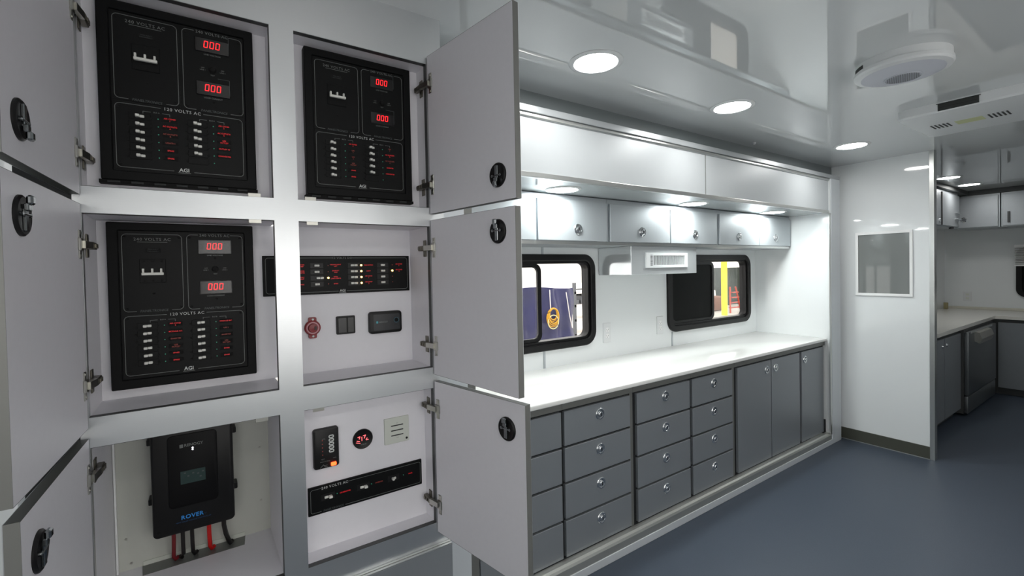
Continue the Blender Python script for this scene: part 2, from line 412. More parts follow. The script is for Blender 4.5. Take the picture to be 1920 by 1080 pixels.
b = BM(); box(b, 4.032, 4.43, YD, YD+.019, .104, .842, .0015, 1); d = obj('door', b, M_base, t); add_lock(d, 4.085, YD, .775, .031)
b = BM(); box(b, 4.437, 4.447, YD-.008, YD+.019, .104, .21); box(b, 4.40, 4.447, YD-.008, YD+.005, .09, .103); obj('floor_stop', b, M_dark, t)
b = BM(); box(b, XAL+.001, XE-.001, YCT, Y3, .887, ZC, .006, 3)
ct = centre(tag(obj('countertop', b, M_count, smooth=True), 'long white glossy countertop running under the two recess windows', 'countertop'))

# ------------------------------------------------------------------ wall cabinets of the recess
YU = 2.03; UZ0, UZ1 = 1.700, 1.988
WU = [(XAL+.002, 2.112, [(.985, 1.545, 1.29), (1.558, 2.098, 1.855)]), (2.114, 3.305, [(2.128, 2.715, 2.425), (2.724, 3.288, 3.005)]), (3.307, XE-.002, [(3.325, 3.905, 3.60), (3.912, 4.455, 4.185)])]
ULAB = ['silver wall cabinet with two doors, partly hidden by the open upper doors', 'silver wall cabinet with two doors above the white vent box', 'silver wall cabinet with two doors over the dark screened window']
for (x0, x1, doors), lab in zip(WU, ULAB):
    t = thing('wall_cabinet', lab, 'cabinet', ((x0+x1)/2, YU, UZ0), 'wall cabinets over the counter')
    b = BM(); box(b, x0, x1, YU, Y3-.002, UZ0, UZ1-.002); obj('body', b, M_upper, t)
    for a, c, lx in doors:
        b = BM(); box(b, a, c, YU-.019, YU, 1.722, 1.957, .0012, 1); d = obj('door', b, M_upper, t)
        add_lock(d, lx, YU-.019, 1.790, .032)
    b = BM(); box(b, x0, x1, YU-.004, YU, UZ0, 1.718); obj('bottom_rail', b, M_alu, t)
    b = BM(); box(b, x1-.014, x1, YU-.003, YU, 1.722, 1.957); obj('gap_strip', b, M_dark, t)  # dark strip standing in for the shadow gap between cabinets
# vent box with register
t = thing('vent_box', 'white box under the wall cabinets carrying a louvred air register', 'vent', (2.7, 2.04, 1.508))
b = BM(); box(b, 2.345, 3.06, 2.04, Y3-.004, 1.508, UZ0-.001, .002, 1); obj('housing', b, mat('glossy_duct_laminate', (206, 211, 213), .1, metal=.45), t)
gx0, gx1, gz0, gz1 = 2.485, 2.943, 1.553, 1.656
b = BM()
for (x0, x1, z0, z1) in ((gx0, gx1, gz0, gz0+.018), (gx0, gx1, gz1-.02, gz1), (gx0, gx0+.075, gz0+.018, gz1-.02), (gx1-.035, gx1, gz0+.018, gz1-.02)): box(b, x0, x1, 2.032, 2.04, z0, z1)
obj('register_frame', b, M_plast, t)
b = BM(); box(b, gx0+.075, gx1-.035, 2.0385, 2.0398, gz0+.018, gz1-.02); obj('register_back', b, mat('register_grey', (120, 122, 122), .6), t)
fin = None
for k in range(24):
    x = gx0+.082+k*.0145
    if fin is None:
        b = BM(); box(b, x, x+.003, 2.033, 2.0385, gz0+.018, gz1-.02); fin = obj('louvre', b, M_plast, t); x_first = x
    else:
        f = fin.copy(); C.objects.link(f); f.location.x = fin.location.x+(x-x_first)
b = BM()
for k in range(9):
    z = gz0+.016+k*.0085
    box(b, gx0+.044, gx0+.066, 2.0312, 2.032, z, z+.0035)
obj('side_slots', b, M_slot, t)
# outlets
def outlet(label, x, z, y, wd=.07, hg=.115, group=None):
    t = thing('wall_outlet', label, 'outlet', (x, y, z-hg/2), group)
    b = BM(); rprism(b, x-wd/2, x+wd/2, z-hg/2, z+hg/2, y-.006, y, .005, 3, .002); pl = obj('cover_plate', b, M_plast, t)
    for dz in (.022, -.022):
        b = BM(); rprism(b, x-.016, x+.016, z+dz-.014, z+dz+.014, y-.008, y-.005, .008, 3); s = obj('socket', b, M_white, t)
        b = BM(); box(b, x-.008, x-.006, y-.0086, y-.0079, z+dz-.004, z+dz+.006); box(b, x+.006, x+.008, y-.0086, y-.0079, z+dz-.004, z+dz+.006); box(b, x-.002, x+.002, y-.0086, y-.0079, z+dz-.011, z+dz-.007)
        obj('slots', b, M_slot, s)
outlet('white duplex wall outlet right of the window with the blue tarp', 2.418, 1.092, Y3, .078, .14)
outlet('white wall outlet close to the dark screened window', 3.012, 1.096, Y3, .078, .14)

# ------------------------------------------------------------------ downlights
def downlight(label, x, y, z, lamp, r=.088, group=None):
    t = thing('downlight', label, 'light', (x, y, z), group)
    b = BM(); lathe(b, (x, y, z), (0, 0, -1), [(r*1.28, 0), (r*1.28, .002), (r*1.22, .005), (r*1.04, .006), (r, .002), (r, -.0)], 40); obj('trim_ring', b, M_plast, t, smooth=True)
    b = BM(); cyl(b, (x, y, z-.0035), (x, y, z-.0005), r*1.0, 40); obj('diffuser', b, lamp, t)
for (x, y), lab in zip([(1.393, 1.385), (2.411, 1.38), (3.972, 1.37)], ['round ceiling downlight nearest the open cabinet doors', 'round ceiling downlight above the middle of the long counter', 'round ceiling downlight in front of the glossy partition']):
    downlight(lab, x, y, H, M_lamp_room, .088, 'ceiling downlights of the main room')
for (x, y), lab in zip(((-1.5, -.55), (.25, -.55), (1.6, -.55), (3.0, -.55), (-1.6, .2)), ('added unseen downlight near the rear wall on the side opposite the counter', 'added unseen downlight opposite the electrical cabinet', 'added unseen downlight opposite the drawer cabinets', 'added unseen downlight opposite the far cupboard doors', 'added unseen downlight in the middle of the ceiling near the rear wall')):
    downlight(lab, x, y, H, M_lamp_room, .088, 'added ceiling downlights out of view')  # all five lamps are out of view, added for fill light
for (x, y), lab in zip([(6.40, 1.363), (7.21, 1.362)], ['round downlight of the further room nearest the partition', 'round downlight of the further room close to its corner cabinets']):
    downlight(lab, x, y, H, M_lamp_far, .085, 'ceiling downlights of the further room')
for (x, y), lab in zip([(5.7, .25), (7.0, -.3)], ['added unseen downlight of the further room on its open side', 'added unseen downlight of the further room deep on its open side']):
    downlight(lab, x, y, H, M_lamp_far, .085, 'ceiling downlights of the further room')  # both added out of view to brighten the further room
for x, lab in zip((1.652, 2.834, 3.923), ['round recess downlight over the window with the blue tarp', 'round recess downlight above the vent box', 'round recess downlight at the far end of the soffit']):
    downlight(lab, x, 1.905, ZS, M_lamp_alc, .078, 'downlights in the soffit')

# ------------------------------------------------------------------ ceiling fittings
t = thing('ceiling_vent', 'round white drum vent with slotted grille on the ceiling', 'vent', (2.5, .678, H))
b = BM(); lathe(b, (2.5, .678, H), (0, 0, -1), [(.160, 0), (.160, .030), (.165, .032), (.166, .045), (.160, .053), (.140, .058)], 56, False, False); obj('drum', b, M_plast, t, smooth=True)
b = BM(); lathe(b, (2.5, .678, H), (0, 0, -1), [(.140, .058), (.09, .0605), (.0003, .061)], 48); obj('base_disc', b, M_plast2, t, smooth=True)
gc = Vector((2.545, .687, H-.0612))
b = BM(); lathe(b, gc, (0, 0, -1), [(.066, 0), (.066, .002), (.060, .002), (.060, 0)], 40); obj('grille_rim', b, M_plast2, t)
for k in range(15):
    o_ = -.052+k*.0074; hw = math.sqrt(.058**2-o_**2)
    b = BM(); d = Vector((.25, -.97, 0)).normalized(); n = Vector((d.y, -d.x, 0))
    p = gc+d*o_; q = [p+n*hw+d*.0019, p-n*hw+d*.0019, p-n*hw-d*.0019, p+n*hw-d*.0019]
    lo = [[v+Vector((0, 0, -.0004)) for v in q], [v+Vector((0, 0, -.0012)) for v in q]]; rings(b, lo); obj('grille_slot', b, mat('grille_grey', (120, 122, 128), .6), t)
b = BM()
for k in range(6):
    a0 = math.radians(116+k*4.5); a1 = math.radians(120.5+k*4.5)
    q = [(2.5+.1606*math.cos(a), .678+.1606*math.sin(a), H-zz) for a, zz in ((a0, .012), (a1, .012), (a1, .028), (a0, .028))]
    bm_f = b.faces.new([b.verts.new(v) for v in q])
obj('side_opening', b, M_slot, t)
t = thing('air_conditioner', 'white low ceiling air conditioner with a dark air slot', 'air conditioner', (3.62, .67, H))
ax0, ax1, ay0, ay1 = 3.335, 3.98, .39, .935
def hrect(x0, x1, y0, y1, r, z, n=5): return [(x, y, z) for x, y in rrect(x0, x1, y0, y1, r, n)]
b = BM(); rings(b, [hrect(ax0, ax1, ay0, ay1, .05, H), hrect(ax0, ax1, ay0, ay1, .05, H-.042), hrect(ax0+.008, ax1-.008, ay0+.008, ay1-.008, .045, H-.052), hrect(ax0+.10, ax1-.10, ay0+.09, ay1-.09, .04, H-.060)]); obj('shell', b, M_plast, t, smooth=True)
b = BM(); box(b, ax0-.0012, ax0+.002, .592, .752, H-.046, H-.010); sl = obj('air_slot', b, M_slot, t)
b = BM(); box(b, ax0-.004, ax0, .586, .758, H-.010, H-.007); box(b, ax0-.002, ax0, .60, .745, H-.030, H-.028); obj('slot_lip', b, M_dark, t)
for k in range(5):
    for base in (.842, .603):
        y = base-k*.0175
        b = BM(); box(b, 3.595, 3.70, y-.0040, y+.0040, H-.0612, H-.0595); obj('louvre_slot', b, M_slot, t)
b = BM(); box(b, 3.60, 3.695, .628, .742, H-.0608, H-.0595); obj('label_strip', b, M_label, t)
b = BM(); lathe(b, (3.247, 1.70, H), (0, 0, -1), [(.012, 0), (.012, .004), (.006, .014), (.0003, .015)], 16)
centre(tag(obj('ceiling_nub', b, M_plast, smooth=True), 'tiny white nozzle added for a small reflection on the ceiling above the fascia', 'nub'))  # small nub added to stand in for a reflection in the ceiling

# ------------------------------------------------------------------ electrical cabinet with six open doors
cab = thing('electrical_cabinet', 'tall silver cabinet with six open doors full of electrical panels', 'cabinet', (.2, Y1, 0))
FT = .019
b = BM()
for x0, x1 in ((XW, XL), (XA, XB), (XC, XD)): box(b, x0, x1, Y1, Y1+FT, 0, H)
for x0, x1 in ((XL, XA), (XB, XC)):
    for z0, z1 in ((Z1T, H), (Z2T, Z1B), (Z3T, Z2B), (0, Z3B)): box(b, x0, x1, Y1, Y1+FT, z0, z1)
bmesh.ops.remove_doubles(b, verts=b.verts, dist=1e-5)
obj('face_frame', b, M_silver, cab)
b = BM(); box(b, XW+.012, XL-.016, Y1-.0015, Y1-.0002, .66, H); obj('stile_shade_strip', b, M_dark, cab)  # dark strip added over the silver stile as painted shade behind the doors
b = BM(); box(b, XD-.019, XD, Y1+FT, YW+.02, 0, H); obj('side_panel', b, M_flange, cab)
OPEN = {'1L': (XL, XA, Z1B, Z1T, 1.527), '1R': (XB, XC, Z1B, Z1T, 1.525), '2L': (XL, XA, Z2B, Z2T, 1.622), '2R': (XB, XC, Z2B, Z2T, 1.622), '3L': (XL, XA, Z3B, Z3T, 1.75), '3R': (XB, XC, Z3B, Z3T, 1.522)}
for k, (x0, x1, z0, z1, yb) in OPEN.items():
    e = .0012; b = BM()
    box(b, x1-e, x1, Y1+.001, Y1+FT, z0, z1); box(b, x0, x1-e, Y1+.001, Y1+FT, z0, z0+e); box(b, x0, x1-e, Y1+.001, Y1+FT, z1-e, z1)
    obj('edge_band', b, M_dkedge, cab)
    b = BM(); t_ = .012
    if k != '2R': box(b, x0-t_, x0, Y1+FT, yb+t_, z0, z1)
    if k != '2L': box(b, x1, x1+t_, Y1+FT, yb+t_, z0, z1)
    box(b, x0-t_, x1+t_, Y1+FT, yb+t_, z0-t_, z0); box(b, x0-t_, x1+t_, Y1+FT, yb+t_, z1, z1+t_)
    obj('recess_lining', b, M_lam, cab)
    b = BM(); xb0, xb1 = x0, x1
    if k == '2L': xb1 = (XA+XB)/2
    if k == '2R': xb0 = (XA+XB)/2
    box(b, xb0, xb1, yb, yb+.012, z0, z1); obj('back_panel', b, M_board if k == '3L' else M_lam, cab)
b = BM(); box(b, XL+.001, XL+.006, 1.737, 1.7495, Z3B+.001, Z3T-.001, .001); obj('board_edge', b, M_white, cab)
for (x, z) in ((-.195, .79), (-.185, .715), (.155, .98), (.155, .80)):
    b = BM(); cyl(b, (x, 1.7505, z), (x, 1.7485, z), .0035, 10); obj('screw', b, M_steel, cab)
# lower front below the openings
b = BM(); box(b, XW+.02, XD-.006, Y1-.021, Y1-.001, .03, .618, .0015, 1); lf = obj('lower_front', b, M_base, cab)
b = BM(); box(b, XW+.02, XD-.006, Y1-.021, Y1-.0115, .6182, .6212); box(b, XW+.02, XD-.006, Y1-.0100, Y1-.0010, .6182, .6232); obj('front_edge_band', b, M_alu, lf)
for (x, z, dn) in ((.134, Z1B, 1), (.278, Z1B, 1), (.134, Z2T, -1), (.281, Z2T, -1), (.136, Z3T, -1), (.284, Z3T, -1)):
    b = BM(); box(b, x-.0155, x+.0155, Y1+.0005, Y1+.003, min(z, z+dn*.010), max(z, z+dn*.010), .0005, 1)
    box(b, x-.0155, x+.0155, Y1+.003, Y1+.016, min(z+dn*.0015, z+dn*.003), max(z+dn*.0015, z+dn*.003)); obj('strike_plate', b, M_steel, cab)

def cab_door(side, z0, z1, ang, latch_z, tongue, hz):
    """side +1: right column (inner face looks to -x), -1: left column"""
    L = .43; T = .019
    hx = XC+.001 if side > 0 else XL-.001
    base = Vector((hx, Y1-.002, z0)); a = math.radians(ang)
    M = Matrix.Translation(base) @ Matrix.Rotation(a, 4, 'Z')
    ya, yb = (0, T) if side > 0 else (-T, 0)
    b = BM(); box(b, .004, L-.001, ya, yb, 0.0008, z1-z0-.0008)
    d = obj('door', b, M_door, cab, local=True)
    d.matrix_local = WORLD[cab.name].inverted() @ M
    WORLD[d.name] = M
    h = z1-z0
    b = BM(); box(b, L-.001, L, ya, yb, 0, h); obj('edge_band', b, M_edge, d, local=True)
    for q0, q1 in ((0, .0008), (h-.0008, h)):
        b = BM(); box(b, .004, L-.001, ya, yb, q0, q1); obj('edge_band', b, mat('shadow_grey_banding', (74, 76, 74), .55), d, local=True)  # shade between the doors put into the darker top and bottom bands
    b = BM()
    y0, y1 = (yb, yb+.001) if side > 0 else (ya-.001, ya)
    box(b, .004, L, y0, y1, 0, h); obj('outer_skin', b, M_silver, d, local=True)
    n = -1 if side > 0 else 1                     # inner face normal along local y
    # latch: black round cup with chrome tongue lever
    lx, lz = .357, latch_z-z0
    b = BM(); lathe(b, (lx, 0, lz), (0, n, 0), [(.0345, -.0005), (.0345, .003), (.031, .006), (.024, .0045), (.0003, .0045)], 28); obj('latch_cup', b, M_black, d, smooth=True, local=True)
    b = BM()
    def bx(x0, x1, d0, d1, zz0, zz1, bev=.0012): box(b, x0, x1, min(n*d0, n*d1), max(n*d0, n*d1), zz0, zz1, bev, 1)
    s = tongue
    bx(lx-.0065, lx+.0065, .004, .009, min(lz-s*.026, lz+s*.012), max(lz-s*.026, lz+s*.012))
    bx(lx-.0075, lx+.0075, .006, .013, min(lz+s*.008, lz+s*.020), max(lz+s*.008, lz+s*.020))
    bx(lx-.008, lx+.008, .009, .018, min(lz+s*.018, lz+s*.034), max(lz+s*.018, lz+s*.034), .003)
    cyl(b, (lx-.017, n*.008, lz+s*.002), (lx+.017, n*.008, lz+s*.002), .0022, 8); cyl(b, (lx-.017, n*.005, lz+s*.002), (lx-.017, n*.009, lz+s*.002), .0042, 10); cyl(b, (lx+.017, n*.005, lz+s*.002), (lx+.017, n*.009, lz+s*.002), .0042, 10)
    obj('latch_lever', b, mat('worn_chrome', (150, 154, 156), .22, metal=1.), d, local=True)
    # concealed hinges
    for z in hz:
        zl = z-z0; b = BM()
        box(b, .014, .030, min(0, n*.0028), max(0, n*.0028), zl-.033, zl+.033, .001, 1)
        cyl(b, (.022, n*.0025, zl+.026), (.022, n*.0040, zl+.026), .0042, 8); cyl(b, (.022, n*.0025, zl-.026), (.022, n*.0040, zl-.026), .0042, 8)
        box(b, .010, .034, min(0, n*.006), max(0, n*.006), zl-.015, zl+.015, .002, 1)
        obj('hinge_plate', b, M_steel, d, local=True)
        sx = XC if side > 0 else XL
        b = BM(); p0 = M @ Vector((.020, n*.006, zl)); p1 = Vector((sx-side*.011, Y1+.022, z))
        dv = p1-p0; dv.z = 0; uu = dv.normalized(); nn = Vector((-uu.y, uu.x, 0))*.005
        rings(b, [[p+nn*i+Vector((0, 0, j*.0085)) for i, j in ((1, 1), (-1, 1), (-1, -1), (1, -1))] for p in (p0, p1)])
        obj('hinge_arm', b, M_steel, d)
        b = BM(); xa, xb = sorted((sx-side*.002, sx-side*.017)); box(b, xa, xb, Y1+.020, Y1+.066, z-.0085, z+.0085, .002, 1)
        xa, xb = sorted((sx-side*.0005, sx-side*.004)); box(b, xa, xb, Y1+.028, Y1+.050, z-.028, z+.028, .001, 1)
        xa, xb = sorted((sx-side*.017, sx-side*.0195)); box(b, xa, xb, Y1+.034, Y1+.044, z-.004, z+.004); box(b, xa, xb, Y1+.050, Y1+.060, z-.005, z+.005)
        obj('hinge_base', b, mat('hinge_dark_nickel', (116, 112, 102), .35, metal=1.), d)
HZ = ((2.185, 1.848), (1.638, 1.307), (1.093, .767))
cab_door(1, 1.752, 2.280, -82.0, 1.825, -1, HZ[0]); cab_door(1, 1.208, 1.731, -82.6, 1.667, 1, HZ[1]); cab_door(1, .667, 1.185, -79.6, 1.104, 1, HZ[2])
cab_door(-1, 1.752, 2.280, -92.7, 1.822, -1, (2.176, 1.845)); cab_door(-1, 1.208, 1.731, -93.1, 1.664, 1, (1.636, 1.311)); cab_door(-1, .667, 1.185, -92.2, 1.102, 1, (1.096, .767))

# ------------------------------------------------------------------ breaker panels
def digits_bm(cx, cz, y, n=3, h=.0165, pitch=.0135, w=.0078, s=.0016):
    b = BM()
    for k in range(n):
        x = cx+(k-(n-1)/2)*pitch; sh = .10
        def seg(xa, za, xb, zb):
            strip(b, [(x+xa+sh*za, cz+za), (x+xb+sh*zb, cz+zb)], s, y)
        a, c = w/2, h/2; g = .0006
        seg(-a+g, c, a-g, c); seg(-a+g, -c, a-g, -c)
        for zz in (1, -1):
            seg(-a, zz*g, -a, zz*(c-g)); seg(a, zz*g, a, zz*(c-g))
    return b
def toggle_bm(x, z, y, left_out=True, w=.018, h=.0068, out=.012):
    b = BM(); s = -1 if left_out else 1
    xa, xb = sorted((x+s*w*.5, x+s*w*.02)); box(b, xa, xb, y-out, y, z-h/2, z+h/2, .0012, 1)
    xa, xb = sorted((x+s*w*.02, x-s*w*.5)); box(b, xa, xb, y-out*.35, y, z-h/2, z+h/2, .0012, 1)
    return b
PW, PH = .336, .447
def breaker_panel(label, cx, cz, yf, yb, legends_a, legends_b, film, skip_last_b, hinge_strip):
    t = thing('breaker_panel', label, 'breaker panel', (cx, yf, cz-PH/2), 'large breaker panels in the cabinet')
    x0, x1, z0, z1 = cx-PW/2, cx+PW/2, cz-PH/2, cz+PH/2
    b = BM(); rframe(b, (x0, x1, z0, z1, .003), (cx-.1445, cx+.1445, cz-.1985, cz+.2015, .002), yf, yb, 2, .002); obj('bezel', b, M_bezel, t)
    b = BM(); box(b, cx-.144, cx+.144, yf+.006, yb-.001, cz-.198, cz+.201); obj('inner_plate', b, M_panel, t)
    y = yf+.0055
    P = {'main_plate': (-.1375, -.0075, -.0165, .1925), 'meter_plate': (.004, .140, -.018, .1935), 'breaker_plate': (-.1378, .137, -.189, -.029)}
    pl = {}
    for n, (a, c, d, e) in P.items():
        b = BM(); rprism(b, cx+a-.004, cx+c+.004, cz+d-.0045, cz+e+.0045, y-.0012, y+.001, .004, 3); pl[n] = obj(n, b, M_panel, t)
    yp = y-.0014
    def bor(n, gaps):
        a, c, d, e = P[n]
        for q in border(BM(), cx+a, cx+c, cz+d, cz+e, .010, .0013, yp, [(cx+g0, cx+g1, cz+gz) for g0, g1, gz in gaps]): obj('border_line', q, M_print, pl[n])
    bor('main_plate', [(-.112, -.035, -.0165)]); bor('meter_plate', [(.030, .112, .1935), (.032, .110, -.018)]); bor('breaker_plate', [(-.045, .045, -.029), (-.022, .022, -.189)])
    def tx(par, s, x, z, size, m_, **kw):
        b = BM(); text(b, s, cx+x, cz+z, yp, size, **kw); return obj('lettering', b, m_, pl[par])
    tx('main_plate', '240 VOLTS AC', -.0725, .1785, .0112, M_print, spacing=1.15); b = BM(); strip(b, [(cx-.105, cz+.1715), (cx-.040, cz+.1715)], .0011, yp); obj('underline', b, M_print, pl['main_plate'])
    b = BM(); box(b, cx-.088, cx-.055, y-.0018, y-.0012, cz+.1435, cz+.1545); obj('legend_plate', b, M_hole, pl['main_plate'])
    b = BM(); text(b, 'MAIN INPUT', cx-.0715, cz+.1515, yp-.0006, .0042); text(b, 'DISCONNECT', cx-.0715, cz+.1465, yp-.0006, .0042); obj('lettering', b, M_printd, pl['main_plate'])
    tx('main_plate', 'PANELTRONICS', -.0735, -.0165, .0085, M_printd, bold=True, shear=.2)
    tx('meter_plate', '240 VOLTS AC', .071, .1925, .0105, M_print, spacing=1.12)
    tx('meter_plate', 'LINE VOLTAGE', .0705, .1352, .0058, M_print); tx('meter_plate', 'LOAD CURRENT', .070, .0180, .0058, M_print)
    b = BM()
    for s, x, z in (('OFF', .0478, .098), ('LINE 1', .0478, .0925), ('OFF', .0935, .098), ('LINE 2', .0935, .0925), ('TEST', .070, .0812)): text(b, s, cx+x, cz+z, yp, .0047)
    obj('lettering', b, M_print, pl['meter_plate'])
    tx('meter_plate', 'PANELTRONICS', .071, -.018, .0085, M_printd, bold=True, shear=.2)
    tx('breaker_plate', '120 VOLTS AC', 0, -.0295, .0112, M_printb, spacing=1.15)
    lg = tx('breaker_plate', 'AGI', 0, -.1855, .0135, M_printb, bold=True); b = BM(); strip(b, [(cx-.0135, cz-.1925), (cx+.0135, cz-.1925)], .0012, yp); obj('logo_line', b, M_print, pl['breaker_plate'])
    # bus brackets
    b = BM()
    for a, c, zz, s in ((-.083, -.028, -.0425, 'BUS A'), (.037, .093, -.0435, 'BUS B')):
        mid = (a+c)/2
        strip(b, [(cx+a, cz+zz-.006), (cx+a, cz+zz), (cx+mid-.012, cz+zz)], .0009, yp); strip(b, [(cx+mid+.012, cz+zz), (cx+c, cz+zz), (cx+c, cz+zz-.006)], .0009, yp)
        text(b, s, cx+mid, cz+zz, yp, .0048)
    obj('bus_bracket', b, M_print, pl['breaker_plate'])
    # main breaker: three pole handle
    b = BM(); box(b, cx-.102, cx-.045, y-.003, y-.001, cz+.060, cz+.125, .0008, 1); mb = obj('main_breaker', b, M_panel, t)
    b = BM(); box(b, cx-.0975, cx-.0495, y-.017, y-.008, cz+.081, cz+.088, .001, 1)
    for k in range(3): box(b, cx-.0965+k*.0195, cx-.0917+k*.0195, y-.014, y-.003, cz+.086, cz+.099, .0008, 1)
    obj('breaker_handle', b, M_toggle, mb)
    for x in (-.0925, -.0730, -.0535):
        for z in (.1195, .0655):
            b = BM(); cyl(b, (cx+x, y-.0036, cz+z), (cx+x, y-.0030, cz+z), .0034, 10); obj('screw_hole', b, M_hole, mb)
    # meters
    for cz_m, dz in ((.1595, 0), (.0425, 1)):
        b = BM(); box(b, cx+.0315, cx+.1105, y-.004, y-.001, cz+cz_m-.019, cz+cz_m+.019, .0015, 1); mt = obj('meter', b, M_meter, t)
        obj('digits', digits_bm(cx+.070, cz+cz_m+.002, y-.0046), M_red, mt)
        if film:
            b = BM(); q = []
            nx, nz = 18, 8
            vv = [[b.verts.new((cx+.0310+.0800*i/nx, y-.0058-random.random()*.0014, cz+cz_m-.0195+.039*j/nz)) for j in range(nz+1)] for i in range(nx+1)]
            for i in range(nx):
                for j in range(nz): b.faces.new((vv[i][j], vv[i+1][j], vv[i+1][j+1], vv[i][j+1]))
            if dz == 0: obj('protective_film', b, M_film, mt)
            else: obj('protective_film', b, mat('loose_clear_film', (150, 152, 152), .2, bump=1.0, bscale=160, alpha=.10, spec=1.), mt)
        else:
            b = BM(); strip(b, [(cx+.082, cz+cz_m+.031), (cx+.109, cz+cz_m+.031), (cx+.109, cz+cz_m-.012)], .0012, y-.0043); obj('film_edge', b, M_printd, mt)
    b = BM(); lathe(b, (cx+.070, y-.001, cz+.0952), (0, -1, 0), [(.0085, 0), (.0085, .004), (.006, .010), (.0003, .0105)], 18); obj('selector_knob', b, M_hole, t, smooth=True)
    for x, z in ((-.131, .1855), (-.014, .1855), (-.131, -.0095), (-.014, -.0095), (.0105, .186), (.1335, .186), (.0105, -.0105), (.1335, -.0105), (-.131, -.036), (.130, -.036), (-.131, -.182), (.130, -.182), (.0705, .127), (.0710, .0085), (-.0725, .031)):
        b = BM(); lathe(b, (cx+x, y-.0012, cz+z), (0, -1, 0), [(.0034, 0), (.003, .001), (.0003, .0013)], 10); obj('screw', b, M_hole, t)
    # branch breakers
    for col, (bx_, lx, gx, leg) in enumerate(((-.0895, -.0525, -.028, legends_a), (.0317, .0677, .0923, legends_b))):
        for r in range(6):
            z = -.0572-r*.0201
            b = BM(); box(b, cx+bx_-.022, cx+bx_+.022, y-.0022, y-.001, cz+z-.0085, cz+z+.0085, .0006, 1); br = obj('branch_breaker', b, M_panel, t)
            if not (col == 1 and r == 5 and skip_last_b):
                obj('toggle', toggle_bm(cx+bx_, cz+z, y-.002, True), M_toggle, br)
            for sx in (-.0245, .0225):
                b = BM(); cyl(b, (cx+bx_+sx, y-.0030, cz+z-.002), (cx+bx_+sx, y-.0020, cz+z-.002), .0030, 8); obj('screw', b, M_hole, br)
            b = BM(); cyl(b, (cx+lx, y-.0026, cz+z-.001), (cx+lx, y-.001, cz+z-.001), .0013, 8); obj('indicator', b, M_green, br)
            s = leg[r]
            if s:
                b = BM(); box(b, cx+gx-.0165, cx+gx+.0165, y-.0018, y-.0012, cz+z-.0055, cz+z+.0065); obj('legend_plate', b, M_hole, br)
                b = BM(); lines = s.split('|'); m_ = M_redd if s[0] == '~' else M_redl
                lines = [q.strip('~') for q in lines]
                for i, q in enumerate(lines): text(b, q, cx+gx, cz+z+(.0025 if len(lines) > 1 else 0)-i*.0055, yp-.0006, .0052, bold=True)
                obj('legend', b, m_, br)
    if hinge_strip:
        b = BM(); box(b, x0-.004, x1+.002, yf-.002, yb, z0-.009, z0-.0005); hs = obj('piano_hinge', b, M_hole, t)
        for k in range(7):
            b = BM(); xx = x0+.012+k*.046; cyl(b, (xx, yf-.003, z0-.005), (xx+.024, yf-.003, z0-.005), .0032, 10); obj('knuckle', b, mat('dark_knuckle', (60, 62, 62), .4, metal=.5), hs)
    return t
breaker_panel('black breaker panel in the top left opening with two red 000 meters', -.022, 2.026, 1.500, 1.527, ['AIR COND|1', 'AC OUTLETS|A', '~AC OUTLETS|B', '~LIGHTS 1', 'SPARE', 'SPARE'], ['AIR COND|2', 'AC OUTLETS|C', 'UPS|OUTLET', 'OUTLET W', 'CONVERTER', ''], False, True, True)
breaker_panel('black breaker panel in the top right opening beside the open upper door', .4485, 2.024, 1.497, 1.525, ['AIR COND|3', '~UPS|1', '~UPS|2', '~UPS|OUTLET', 'SPARE', 'SPARE'], ['~UPS|3', 'AC OUTLETS|D', '~AC OUTLETS|E', 'INVERTER', 'CONVERTER', ''], False, True, True)
breaker_panel('black breaker panel in the middle left opening with film over its meters', -.028, 1.4825, 1.590, 1.622, ['AIR COND|4', 'MODULE A/C', '~INVERTER', '~UPS|OUTLET', 'SPARE', 'SPARE'], ['MODULE B/C', '~UPS 2', '~INVERTER', '~UPS|OUTLET', 'SPARE', 'SPARE'], True, False, False)

# 12 volt panel behind the centre stile
t = thing('dc_breaker_panel', 'long black 12 volt panel with amber lights behind the centre stile', 'breaker panel', (.405, 1.612, 1.4895))
yq = 1.6135; px0, px1, pz0, pz1 = .166, .6442, 1.490, 1.6172
b = BM(); box(b, px0, px1, yq, 1.6218, pz0, pz1, .001, 1); obj('plate', b, M_panel, t)
yp = yq-.0004
for q in border(BM(), px0+.008, px1-.008, pz0+.008, pz1-.007, .008, .0014, yp, [(.374, .437, pz1-.007), (.390, .420, pz0+.008)]): obj('border_line', q, M_print, t)
b = BM(); text(b, '12 VOLTS DC', .4055, 1.6100, yp, .0098, spacing=1.1); obj('lettering', b, M_print, t)
b = BM(); text(b, 'AGI', .405, 1.4992, yp, .0115, bold=True); strip(b, [(.394, 1.4928), (.416, 1.4928)], .001, yp); obj('logo', b, M_printb, t)
DCR = [(.2190, [(1, 0, 'WATER|PUMP'), (1, 0, 'WATER|HEATER'), (1, 0, 'ENTRY|LIGHT'), (1, 0, 'SPARE')], .2775, .252),
       (.3240, [(1, 0, 'CEILING LIGHT|LEFT'), (1, 0, 'EXHAUST|FAN'), (0, 1, 'WALL|LOAD LIGHTS'), (1, 0, 'SPARE')], .3838, .3595),
       (.4440, [(2, 1, 'FAN SWITCH'), (2, 1, 'LIGHT'), (2, 1, 'AIR COND|1'), (2, 1, 'AIR COND|2')], .4945, .469),
       (.5450, [(1, 0, 'AIR COND|3'), (1, 1, 'AIR COND|4'), (1, 0, ''), (1, 0, '')], .6050, .5799)]
